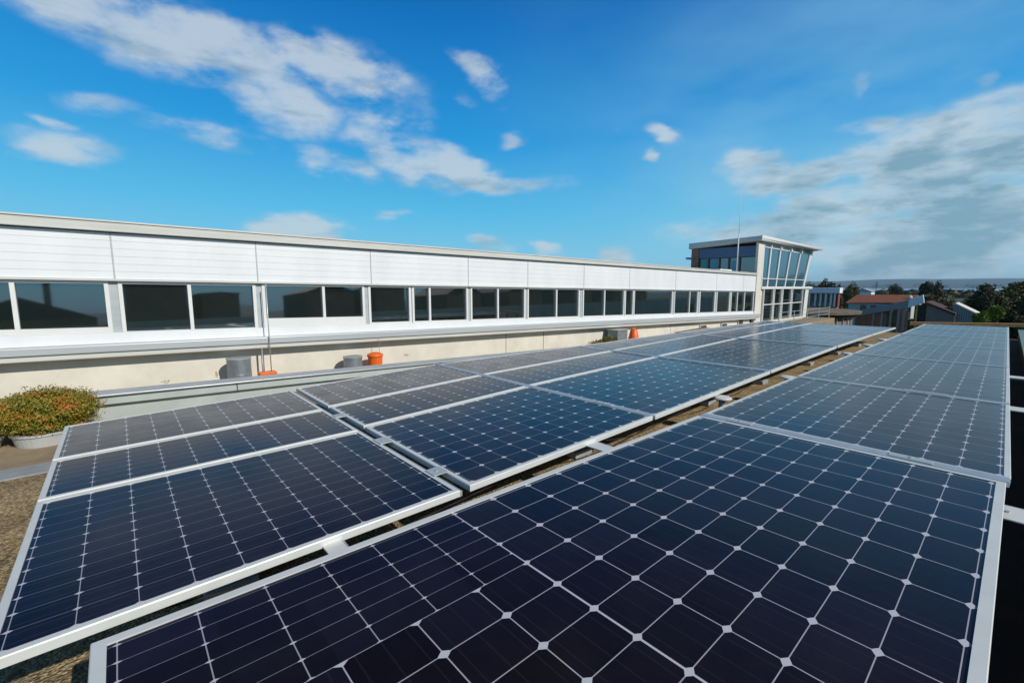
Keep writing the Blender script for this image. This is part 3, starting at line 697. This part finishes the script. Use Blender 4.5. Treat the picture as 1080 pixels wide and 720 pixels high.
m.box(FX - .1, FX - .01, 32.8, 41.3, -1.22, -1.16); m.build('lower_mullion', M_WFRAME, tw)
MB().box(FX - .4, FX - .121, 32.16, 41.4, -9, -.13).build('lower_wall', M_CREAM, tw)
MB().box(FX - .12, FX + .1, 32.3, 41.4, -3.2, -2.33).build('plinth', M_CREAM, tw)
MB().hexa([(-17.3, 34, 2.2), (-15.7, 34, 2.2), (-15.7, 36, 2.2), (-17.3, 36, 2.2)], [(-17.3, 34, 2.35), (-15.6, 34, 2.3), (-15.6, 36, 2.3), (-17.3, 36, 2.35)]).build('side_canopy', M_FASCIA, tw)
mast = thing('mast', (-11.2, 28.5, 1.0), 'tall thin white mast rising from the long building roof before the tower', 'mast')
MB().rod((-11.2, 28.5, .8), (-11.2, 28.5, 3.2), .03, 10).build('pole', M_WFRAME, mast, smooth=True)
MB().rod((-11.2, 28.5, 3.2), (-11.2, 28.5, 5.6), .018, 8, .008).build('aerial', M_WFRAME, mast, smooth=True)
pd = MB().hexa([(-14.2, 27.8, 1.0), (-11.9, 27.8, 1.0), (-11.9, 29.5, 1.0), (-14.2, 29.5, 1.0)], [(-14.2, 27.8, 1.06), (-11.9, 27.8, 1.12), (-11.9, 29.5, 1.12), (-14.2, 29.5, 1.06)])
tag(pd.build('roof_hatch', M_WFRAME, loc=(-13, 28.6, 1.0)), 'pale flat hatch cover on the roof below the tower windows', 'roof hatch')
# curved low roof left of the tower
m = MB(); nseg = 14; v = []; f = []
for i in range(nseg + 1):
    t = i / nseg; y = 24 + 8 * t; z = .92 + .42 * math.sin(t * math.pi / 2)
    v += [(-19, y, z), (-15.8, y, z), (-19, y, .5), (-15.8, y, .5)]
for i in range(nseg):
    a = 4 * i; f += [(a, a + 1, a + 5, a + 4), (a + 1, a + 3, a + 7, a + 5)]
m.add(v, f)
tag(m.build('curved_roof', mat('green_grey_roof', (.22, .25, .22), .7), loc=(-17, 28, .5)), 'low curved grey-green roof left of the tower', 'roof')
rl = thing('terrace_railing', (-9.4, 36, -2.5), 'thin steel railing before the tower doors', 'railing')
m = MB()
for z in (-2.15, -1.9, -1.62): m.rod((-9.6, 31.5, z), (-9.6, 43.5, z), .018, 6)
m.build('rails', M_RAIL, rl)
for y in (31.5, 34.5, 37.5, 40.5, 43.5): MB().rod((-9.6, y, -2.5), (-9.6, y, -1.58), .03, 6).build('post', M_RAIL, rl)
struct(MB().box(-11.6, -9.3, 31.1, 44, -9, -2.5).build('terrace', M_TAN))

# ------------------------------------------------------------------ buildings beyond the roof
def gable(m, pts, y0, y1):
    """prism: polygon in XZ extruded along Y"""
    n = len(pts); v = [(x, y0, z) for x, z in pts] + [(x, y1, z) for x, z in pts]
    f = [tuple(range(n)), tuple(range(n, 2 * n))[::-1]] + [(i, i + n, (i + 1) % n + n, (i + 1) % n) for i in range(n)]
    m.add(v, f); return m
M_ROOFW = mat('white_flat_roof', (.78, .79, .80), .5, 0, .06, 1)
an = thing('white_annex', (-14, 64, G), 'small white-roofed annex with tall windows right of the tower', 'building')
MB().box(-16.5, -12.35, 59.6, 60.9, -.66, -.06).build('roof', M_ROOFW, an, .03)
MB().box(-16.5, -12.9, 60.2, 60.8, -2.2, -.67).build('glazing', M_GLASS, an)
m = MB()
for x in (-15.3, -14.7, -14.2, -13.7, -13.2, -12.85): m.box(x - .09, x + .09, 60.0, 60.15, -2.2, -.67)
m.build('mullion', M_WFRAME, an)
MB().box(-16.5, -12.6, 59.9, 60.9, G, -2.21).build('wall', M_BROWN, an)
MB().box(-12.6, -12.54, 60, 60.8, -2.2, -.67).build('red_panel', mat('dull_red', (.25, .04, .03), .6), an)
rr_ = thing('round_hall', (-15, 51.5, G), 'round hall with flat brown roof and dark fascia below the annex', 'building')
MB().lathe((-15, 51.5, -2.5), [(6.05, 0), (6.1, .24), (5.8, .3)], 64).build('roof', mat('brown_felt', (.17, .13, .09), .9, 0, .3, 1), rr_)
MB().lathe((-15, 51.5, -2.82), [(5.7, 0), (5.9, .31)], 64).build('fascia', mat('dark_brown', (.05, .025, .02), .7), rr_)
MB().lathe((-15, 51.5, G), [(5.3, 0), (5.3, 6.17)], 48).build('wall', M_BROWN, rr_)
m = MB()
for k in range(24):
    a = -1.9 + k * .16; m.box(-15 + 5.34 * math.cos(a) - .05, -15 + 5.34 * math.cos(a) + .05, 51.5 + 5.34 * math.sin(a) - .05, 51.5 + 5.34 * math.sin(a) + .05, -6, -2.83)
m.build('column', M_FASCIA, rr_)
# grey wing with rising roof (60 m away)
wg = thing('grey_wing', (-8, 64, G), 'grey wing with a rising metal roof over green glazing', 'building')
M_ZINC = mat('zinc_roof', (.26, .28, .28), .55, .1, .15, .5, stretch=(.3, 3, 1))
k6 = 60 / 34
def XZ(x, z): return (x * k6, z * k6)
# roof plane: polygon extruded slightly; low at the left, high at the right
gable(MB(), [XZ(-6.95, -1.95), XZ(-5.9, -1.72), XZ(-3.75, -1.16), XZ(-3.72, -.72), XZ(-5.95, -1.40)], 60, 60.3).build('roof', M_ZINC, wg)
gable(MB(), [XZ(-3.74, -1.17), XZ(-3.08, -.88), XZ(-3.16, -.41), XZ(-3.74, -.71)], 59.8, 60.2).build('white_fascia', M_ROOFW, wg)
gable(MB(), [XZ(-5.95, -1.42), XZ(-3.72, -.74), XZ(-3.16, -.43), XZ(-3.3, -.55), XZ(-5.9, -1.5)], 60.31, 68).build('roof_back', M_ZINC, wg)
M_GGL = mat('green_glazing', (.055, .075, .04), .08, 0, .5, 1.2, ior=1.8)
gable(MB(), [XZ(-6.2, -3.0), XZ(-3.72, -3.0), XZ(-3.72, -1.16), XZ(-5.9, -1.72), XZ(-6.2, -1.8)], 60.5, 60.6).build('glazing', M_GGL, wg)
m = MB()
for x in (-5.3, -4.9, -4.5, -4.15, -3.9): m.box(x * k6 - .1, x * k6 + .1, 60.35, 60.45, -5.2, (-1.16 + (x + 3.72) * .26) * k6)
m.build('mullion', M_ZINC, wg)
MB().box(-3.5 * k6, -2.95 * k6, 60.6, 60.8, -5.2, -1.0 * k6).build('doorway', M_MEMB, wg)
MB().box(-3.42 * k6, -3.34 * k6, 60.2, 60.35, -5.2, -1.05 * k6).build('yellow_post', mat('yellow_paint', (.55, .42, .05), .6), wg)
gable(MB(), [XZ(-2.98, -3.0), XZ(-1.80, -3.0), XZ(-1.80, -1.50), XZ(-2.98, -.96)], 60.4, 60.7).build('gable_wall', mat('taupe_wall', (.23, .19, .16), .9, 0, .12, 1), wg)
gable(MB(), [XZ(-3.05, -.90), XZ(-3.05, -.80), XZ(-1.78, -1.42), XZ(-1.78, -1.52)], 60.1, 66).build('verge', mat('dark_tiles', (.07, .035, .03), .9), wg)
MB().box(-11, -3.3, 60.9, 67, G, -3.5).build('wall', M_BROWN, wg)
sh = thing('corrugated_shed', (-2.2, 64, G), 'grey corrugated lean-to with a pale sloping top edge', 'shed')
kk = 62 / 36
gable(MB(), [(-2.02 * kk, -5.2), (-.82 * kk, -5.2), (-.82 * kk, -1.66 * kk), (-1.96 * kk, -.97 * kk), (-2.02 * kk, -.97 * kk)], 62, 66).build('wall', M_ZINC, sh)
m = MB()
for i in range(13):
    x = -1.95 + i * .088; zt_ = -.97 - (x + 1.96) * .606
    m.box(x * kk, (x + .035) * kk, 61.9, 61.995, -5.2, (zt_ - .03) * kk)
m.build('rib', M_LEDGE, sh)
gable(MB(), [(-2.05 * kk, -.96 * kk), (-1.93 * kk, -.90 * kk), (-.78 * kk, -1.60 * kk), (-.80 * kk, -1.68 * kk), (-1.95 * kk, -.97 * kk)], 61.8, 66.2).build('verge', M_CREAM, sh)
rd = thing('red_roofed_house', (-16, 115, G), 'long house with orange-red roof and pale walls left of the grey wing', 'house')
v = [(-21.3, 108, -3.05), (-11.2, 108, -2.8), (-11.6, 116, -1.45), (-21.0, 116, -1.50), (-21.3, 124, -3.05), (-11.2, 124, -2.8)]
m = MB(); m.add(v, [(0, 1, 2, 3), (3, 2, 5, 4), (0, 3, 4), (1, 5, 2)]); m.build('roof', mat('red_tiles', (.20, .062, .026), .9, 0, .3, 1.2), rd)
MB().box(-20.9, -11.5, 108.6, 123.5, G, -3.1).build('wall', mat('pale_wall', (.45, .45, .43), .9), rd)
for x in (-19.0, -17.5, -15.6, -14, -12.6):
    wf_ = MB().box(x - .08, x + 1.08, 108.52, 108.59, -4.68, -3.30).build('window', M_WFRAME, rd)
    MB().box(x, x + 1.0, 108.48, 108.515, -4.6, -3.36).build('pane', M_GLASS, wf_)
MB().lathe((-12.2, 112, -2.1), [(.3, 0), (.35, .3), (.1, .6)], 10).build('roof_vent', M_CREAM, rd)
wh = thing('white_house', (-49, 300, G), 'small distant white house among the trees', 'house')
MB().box(-53, -46, 285, 294, G, -2.2).build('wall', M_WHITE, wh)
gable(MB(), [(-53.5, -2.2), (-45.5, -2.2), (-49.5, -.5)], 284.5, 294.5).build('roof', mat('slate', (.35, .35, .36), .8), wh)

# ------------------------------------------------------------------ vegetation
def leaf_mat(name, a, b, c):
    m = bpy.data.materials.new(name); m.use_nodes = True; t = m.node_tree; p = t.nodes['Principled BSDF']
    gi = t.nodes.new('ShaderNodeNewGeometry'); r = t.nodes.new('ShaderNodeValToRGB'); e = r.color_ramp.elements
    e[0].color = (*a, 1); e[1].color = (*c, 1); e.new(.5).color = (*b, 1)
    tc_ = t.nodes.new('ShaderNodeTexCoord'); n = t.nodes.new('ShaderNodeTexNoise'); n.inputs['Scale'].default_value = .45; n.inputs['Detail'].default_value = 3
    t.links.new(tc_.outputs['Object'], n.inputs['Vector'])
    mx = t.nodes.new('ShaderNodeMath'); mx.operation = 'MULTIPLY_ADD'; mx.inputs[1].default_value = .45
    t.links.new(gi.outputs['Random Per Island'], mx.inputs[0])
    m2 = t.nodes.new('ShaderNodeMath'); m2.operation = 'MULTIPLY_ADD'; m2.inputs[1].default_value = 1.6; m2.inputs[2].default_value = -.55
    t.links.new(n.outputs[0], m2.inputs[0]); t.links.new(m2.outputs[0], mx.inputs[2])
    t.links.new(mx.outputs[0], r.inputs[0]); t.links.new(r.outputs[0], p.inputs['Base Color']); p.inputs['Roughness'].default_value = .7
    p.inputs['Specular IOR Level'].default_value = .25
    return m
L_DARK = leaf_mat('dark_foliage', (.016, .018, .005), (.036, .036, .009), (.095, .082, .02))
L_MID = leaf_mat('olive_foliage', (.035, .036, .009), (.095, .086, .018), (.19, .155, .03))
L_YEL = leaf_mat('yellow_green_foliage', (.06, .065, .012), (.16, .14, .025), (.28, .22, .04))
L_BRI = leaf_mat('bright_green_foliage', (.06, .09, .012), (.15, .20, .03), (.24, .28, .05))
M_TRUNK = mat('bark', (.07, .05, .035), .95, 0, .4, 6, .6, 20)
def leaves(c, lobes, n, size, flat=1.0):
    """lobes: (dx,dy,dz,rx,ry,rz) ellipsoids around c; leaf quads near their surface and inside"""
    V = np.empty((0, 3)); L = len(lobes); vol = np.array([l[3] * l[4] * l[5] for l in lobes]) ** .67; vol /= vol.sum()
    idx = rng.choice(L, n, p=vol); lb = np.array(lobes)[idx]
    d = rng.normal(size=(n, 3)); d /= np.linalg.norm(d, axis=1)[:, None]
    rad = rng.uniform(.45, 1.0, n) ** .5
    # lumpy radius
    lump = 1 + .13 * np.sin(d[:, 0] * 9 + idx) * np.sin(d[:, 1] * 8 + 2 * idx) + .1 * np.sin(d[:, 2] * 12 + idx)
    p = np.array(c) + lb[:, :3] + d * lb[:, 3:] * (rad * lump)[:, None]
    u = rng.normal(size=(n, 3)); u += d * 0; u /= np.linalg.norm(u, axis=1)[:, None]
    w = np.cross(u, d + rng.normal(size=(n, 3)) * .5); w /= np.linalg.norm(w, axis=1)[:, None] + 1e-9
    s = (size * rng.uniform(.6, 1.4, n))[:, None]
    q = np.stack([p - u * s - w * s * .5 * flat, p + u * s - w * s * .5 * flat, p + u * s * .8 + w * s * .5 * flat, p - u * s * .8 + w * s * .5 * flat], 1).reshape(-1, 3)
    m = MB(); m.v = [tuple(x) for x in q]; m.f = [(4 * i, 4 * i + 1, 4 * i + 2, 4 * i + 3) for i in range(n)]
    return m
def tree(x, y, zb, ztop, rx, mt, label, group=None, n=3500, crown0=.35, lob=7, cat='tree', name='tree'):
    t_ = thing(name, (x, y, zb), label, cat, group)
    h = ztop - zb
    if crown0 == 0: crown0 = max(.05, 1 - 1.9 * rx / h)
    ch = h * (1 - crown0); cz = ztop - ch / 2
    lobes = [(0, 0, 0, rx * .72, rx * .72, ch * .44)]
    for k in range(lob):
        a = 2 * math.pi * k / lob + random.random(); rr = rx * random.uniform(.42, .62)
        lobes.append((math.cos(a) * rr, math.sin(a) * rr, ch * random.uniform(-.25, .28), rx * random.uniform(.3, .46), rx * random.uniform(.3, .46), ch * random.uniform(.16, .26)))
    lobes.append((random.uniform(-.2, .2) * rx, 0, ch * .3, rx * .4, rx * .4, ch * .22))
    leaves((x, y, cz), lobes, n, max(.10, rx * .058)).build('crown', mt, t_)
    m = MB(); m.rod((x, y, zb - .3), (x, y, zb + h * crown0 + ch * .2), rx * .09 + .08, 8, rx * .05 + .04)
    for k in range(4):
        a = k * 1.6 + .4; m.rod((x, y, zb + h * crown0 * .9), (x + math.cos(a) * rx * .5, y + math.sin(a) * rx * .5, cz + ch * .1), rx * .04 + .03, 6, .03)
    m.build('trunk', M_TRUNK, t_)
    return t_
GT = 'trees beyond the roof'
def TR(k0, k1, zr, Y, mt, label, **kw):
    """k = x/y bearing of the crown sides, zr = top slope"""
    x = (k0 + k1) / 2 * Y; tree(x, Y, G if Y < 600 else -12, zr * Y, abs(k1 - k0) / 2 * Y, mt, label, GT, **kw)
TR(-.1045, -.0660, .0088, 150, L_DARK, 'big round dark tree in front of the lake', n=7000, crown0=.1, lob=9)
TR(-.205, -.176, .0098, 140, L_MID, 'yellow-green tree between the annex and red roof', n=5000, crown0=.15)
TR(-.219, -.198, .0065, 125, L_DARK, 'dark tree just right of the annex roof', n=4000, crown0=.1)
TR(-.252, -.212, .0150, 120, L_DARK, 'dark round tree rising above the annex roof', n=5000, crown0=.2)
TR(-.270, -.240, .0098, 118, L_MID, 'olive tree at the tower side of the annex', n=3000, crown0=.2)
TR(-.1400, -.117, .0062, 260, L_DARK, 'dark tree clump above the red roof, right of the white house', n=3500, crown0=.1)
TR(-.152, -.136, .0000, 230, L_MID, 'olive bushy tree between white house and dark clump', n=2500, crown0=.1)
TR(-.1575, -.1525, .0110, 700, L_DARK, 'lone round tree standing on the skyline', n=900, crown0=.5, lob=4)
TR(-.047, .012, .0058, 95, L_DARK, 'broad dark tree mass at the right edge of the view', n=9000, crown0=.05, lob=11)
TR(-.024, .040, .0085, 105, L_MID, 'lighter green tree top behind the dark mass at right', n=7000, crown0=.1, lob=11)
TR(-.036, -.006, -.0045, 88, L_DARK, 'dark tree right of the corrugated shed', n=5000, crown0=.05)
TR(.010, .07, .0030, 85, L_DARK, 'dark tree cut by the right edge of the photo', n=6000, crown0=.05)
TR(-.0665, -.048, -.0160, 90, L_YEL, 'small yellow-green tree left of the shed top', n=2500, crown0=.1)
TR(-.054, -.024, -.0105, 112, L_YEL, 'yellow-green tree crown behind the corrugated shed', n=4500, crown0=.1)
TR(-.080, -.055, -.0190, 80, L_DARK, 'low dark tree over the gable wall', n=4000, crown0=.1)
TR(-.10, -.07, -.013, 100, L_DARK, 'dark tree behind the grey wing roof', n=4000, crown0=.1)
TR(-.0175, .001, -.0300, 44, L_BRI, 'bright green bush by the roof corner', n=12000, crown0=.0)
TR(-.034, -.012, -.0385, 52, L_BRI, 'low bright green bush right of the shed', n=10000, crown0=.0)
TR(-.018, .035, -.0335, 62, L_DARK, 'dark hedge-like tree behind the bright bush', n=6000, crown0=.0)
# middle distance tree belts nobody could count
def belt(name, label, a0, a1, r0, r1, z, hmin, hmax, n, mt):
    M_ = MB()
    V = []; F = []
    for i in range(n):
        a = random.uniform(a0, a1); r = random.uniform(r0, r1); h = random.uniform(hmin, hmax); rad = h * random.uniform(.5, .9)
        cx, cy = -math.sin(a) * r, math.cos(a) * r
        k = 60; d = rng.normal(size=(k, 3)); d /= np.linalg.norm(d, axis=1)[:, None]
        p = np.array([cx, cy, z + h * .55]) + d * np.array([rad, rad, h * .5]) * rng.uniform(.6, 1, (k, 1))
        u = rng.normal(size=(k, 3)); u /= np.linalg.norm(u, axis=1)[:, None]; w_ = np.cross(u, d); s = rad * .3
        q = np.stack([p - u * s - w_ * s, p + u * s - w_ * s, p + u * s + w_ * s, p - u * s + w_ * s], 1).reshape(-1, 3)
        o_ = len(V); V += [tuple(x) for x in q]; F += [(o_ + 4 * j_, o_ + 4 * j_ + 1, o_ + 4 * j_ + 2, o_ + 4 * j_ + 3) for j_ in range(k)]
    M_.v = V; M_.f = F
    return tag(M_.build(name, mt), label, 'woodland', kind='stuff')
belt('distant_woodland', 'dark belt of distant woods along the near lake side', -.35, 1.7, 520, 1250, -12, 5, 9, 420, L_DARK)
belt('distant_woodland', 'olive scattered woods between fields and lake', -.35, 1.7, 300, 700, -9.5, 4, 7, 200, L_MID)
belt('far_shore_woodland', 'thin dark tree line on the far lake shore', -.35, .6, 7150, 7900, -8, 20, 45, 260, L_DARK)

# potted shrub on the left
sb = thing('potted_shrub', (-5.95, -.66, DZ), 'rounded green and orange-tipped shrub in a pale pot at the left edge', 'potted plant')
def shrub_mat():
    m = bpy.data.materials.new('shrub_leaves'); m.use_nodes = True; t = m.node_tree; p = t.nodes['Principled BSDF']
    gi = t.nodes.new('ShaderNodeNewGeometry'); tc_ = t.nodes.new('ShaderNodeTexCoord')
    n = t.nodes.new('ShaderNodeTexNoise'); n.inputs['Scale'].default_value = 7; n.inputs['Detail'].default_value = 4
    mp = t.nodes.new('ShaderNodeMapping'); mp.inputs['Scale'].default_value = (1, 1, 2.6); t.links.new(tc_.outputs['Object'], mp.inputs[0]); t.links.new(mp.outputs[0], n.inputs['Vector'])
    s = t.nodes.new('ShaderNodeSeparateXYZ'); t.links.new(tc_.outputs['Object'], s.inputs[0])
    a = t.nodes.new('ShaderNodeMath'); a.operation = 'MULTIPLY_ADD'; a.inputs[1].default_value = .34; t.links.new(gi.outputs['Random Per Island'], a.inputs[0])
    b_ = t.nodes.new('ShaderNodeMath'); b_.operation = 'MULTIPLY_ADD'; b_.inputs[1].default_value = 1.25; b_.inputs[2].default_value = -.21; t.links.new(n.outputs[0], b_.inputs[0])
    t.links.new(b_.outputs[0], a.inputs[2])
    r = t.nodes.new('ShaderNodeValToRGB'); e = r.color_ramp.elements
    e[0].position = .12; e[0].color = (.035, .065, .006, 1); e[1].position = .92; e[1].color = (.42, .11, .03, 1)
    x = e.new(.38); x.color = (.10, .14, .009, 1); x = e.new(.60); x.color = (.24, .21, .014, 1); x = e.new(.76); x.color = (.42, .18, .015, 1)
    t.links.new(a.outputs[0], r.inputs[0]); t.links.new(r.outputs[0], p.inputs['Base Color']); p.inputs['Roughness'].default_value = .6
    return m
SH = shrub_mat()
lobes = [(0, 0, 0, .35, .39, .22)] * 3
for k in range(16):
    a = k * .77; rr = .10 + .2 * ((k * 37) % 10) / 10
    lobes.append((math.cos(a) * rr, math.sin(a) * rr, .05 * math.sin(k * 2.1) - .02, .15, .15, .10))
leaves((-6.0, -.60, -1.17), lobes, 42000, .0085, .8).build('foliage', SH, sb)
def pot(c, r0, r1, h, root):
    MB().lathe(c, [(r0, 0), (r1, h * .85), (r1 * 1.05, h * .86), (r1 * 1.05, h), (r1 * .9, h), (r1 * .88, h * .85)], 36).build('pot', mat('pale_zinc_pot', (.55, .56, .54), .45, .2, .15, 6), root)
pot((-5.93, -.60, DZ), .20, .225, .125, sb)
m = MB()
for k in range(9):
    a = k * .7; m.rod((-5.93, -.6, DZ + .05), (-5.93 + .2 * math.cos(a), -.6 + .2 * math.sin(a), -1.2), .012, 5)
m.build('stem', M_TRUNK, sb)
s2 = thing('potted_shrub', (-5.95, -1.1, DZ), 'second orange-leaved shrub in a pale pot, cut by the left edge', 'potted plant')
leaves((-6.05, -1.18, -1.20), [(0, 0, 0, .3, .3, .17), (.1, .12, .02, .18, .18, .12), (-.1, -.1, .03, .2, .2, .12)], 12000, .0105, .8).build('foliage', SH, s2)
pot((-5.95, -1.12, DZ), .22, .25, .115, s2)
MB().rod((-5.95, -1.12, DZ + .05), (-6.0, -1.15, -1.2), .02, 6).build('stem', M_TRUNK, s2)
# weeds growing from the upstand
for k, (y, x, hh, lb) in enumerate(((.55, -6.62, .05, 'tiny dry weed tuft on the upstand left of the first drum'), (1.35, -6.62, .09, 'single orange weed on the upstand near the first drum'), (6.2, -6.62, .05, 'tiny yellow weed tuft right of the orange bucket'))):
    leaves((x - .06, y * .62 if k < 2 else y * .6, -1.146 + hh * .4), [(0, 0, 0, .03, .05 if k != 1 else .01, hh * .5)], 60, .007, .6)
    mm_ = leaves((x - .02, (.35, .87, 3.55)[k], -1.146 + hh * .4), [(0, 0, 0, .03, .05 if k != 1 else .012, hh * .5)], 70, .006, .6)
    tag(mm_.build('weed', SH, loc=(x, (.35, .87, 3.55)[k], -1.146)), lb, 'weed', 'weeds along the roof upstand')
# shrubs growing at the foot of the wall further on
lw = thing('low_shrub', (-10.5, 14.2, -2.5), 'low yellow-brown plant at the wall left of the vent box', 'plant')
leaves((-10.5, 14.1, -2.3), [(0, 0, 0, .2, .9, .28), (0, .5, .1, .2, .35, .25)], 1500, .04).build('foliage', L_YEL, lw)

# ------------------------------------------------------------------ neighbours behind the camera, mirrored in the windows
M_HW = mat('dark_brick_house', (.22, .15, .11), .9, 0, .3, 1.0)
M_HR = mat('dark_slate_roof', (.05, .05, .055), .8, 0, .3, 2.0)
for k, (x, y0, y1, ze, zr, lb) in enumerate(((17, -7.5, -1.2, -.4, .95, 'dark brick house with a low gable, nearest behind the camera'),
        (15, .4, 3.6, 1.7, 1.75, 'tall dark flat-topped brick house across the right parapet'), (17, 4.6, 7.0, .9, 1.0, 'small dark flat-topped house beside the tall one'),
        (16, 11.6, 15.5, 1.2, 1.9, 'dark brick house with a steep low roof, mid street'), (16, 17.5, 20.4, 1.6, 1.65, 'dark flat-topped house further along the street'),
        (18, 26.5, 31.0, .6, 1.9, 'dark brick gabled house further along'), (17, 34.5, 40.0, .8, 2.0, 'dark brick gabled house towards the far end'),
        (17, 46, 50, 1.2, 1.25, 'flat-topped brick block at the far end of the street'), (18, 57, 66, .9, 2.1, 'long gabled brick house farthest along the street'))):
    h_ = thing('brick_house', (x + 3, (y0 + y1) / 2, G), lb, 'house', 'houses across the street behind the camera')
    MB().box(x, x + 7, y0, y1, G, ze).build('wall', M_HW, h_)
    m = MB(); ym = (y0 + y1) / 2
    m.add([(x - .2, y0 - .2, ze + .002), (x - .2, y1 + .2, ze + .002), (x - .2, ym, zr), (x + 7.2, y0 - .2, ze + .002), (x + 7.2, y1 + .2, ze + .002), (x + 7.2, ym, zr)], [(0, 1, 2), (3, 5, 4), (0, 2, 5, 3), (1, 4, 5, 2), (0, 3, 4, 1)])
    m.build('roof', M_HR, h_)
    if k % 3 == 0: MB().box(x + .5, x + .9, ym + 1.0, ym + 1.3, zr - .8, zr + .9).build('chimney', M_HW, h_)

tag(MB().box(11, 11.25, -14, 75, G, -.88).build('reflection_wall', mat('pale_green_wall', (.52, .58, .52), .8, 0, .2, .6), loc=(11.1, 30, G)), 'long pale green wall added behind the camera as a band for the window reflections', 'wall')  # unseen wall, added so the window panes mirror a pale band
# cables clipped under the panel edges
GCB = 'black cables hanging in the gravel gap'
for (y0, y1, x, lb) in ((-.1, 1.9, -1.93, 'black cable sagging in the gap under the nearest left panel'), (2.5, 4.2, -1.95, 'black cable sagging in the gap by the first white cap'), (4.6, 5.9, -1.96, 'black cable sagging in the gap past the first white cap')):
    m = MB(); pts = []
    for i in range(13):
        t_ = i / 12; pts.append((x + .02 * math.sin(7 * t_), y0 + (y1 - y0) * t_, -1.12 - .09 * 4 * t_ * (1 - t_)))
    for a, b in zip(pts, pts[1:]): m.rod(a, b, .005, 6)
    tag(m.build('cable', M_BLACK, smooth=True, loc=(x, y0, -1.12)), lb, 'cable', GCB)

# ------------------------------------------------------------------ haze over the countryside
hz = MB().box(-12700, 12700, -12700, 12700, -18.5, 190)
mh = bpy.data.materials.new('haze'); mh.use_nodes = True; t = mh.node_tree; t.nodes.clear()
o_ = t.nodes.new('ShaderNodeOutputMaterial'); pv = t.nodes.new('ShaderNodeVolumePrincipled')
pv.inputs['Density'].default_value = 7e-5; pv.inputs['Color'].default_value = (.48, .76, 1.0, 1)
t.links.new(pv.outputs[0], o_.inputs['Volume'])
tag(hz.build('haze', mh), 'thin blue haze over the distant hills', 'haze', kind='stuff')
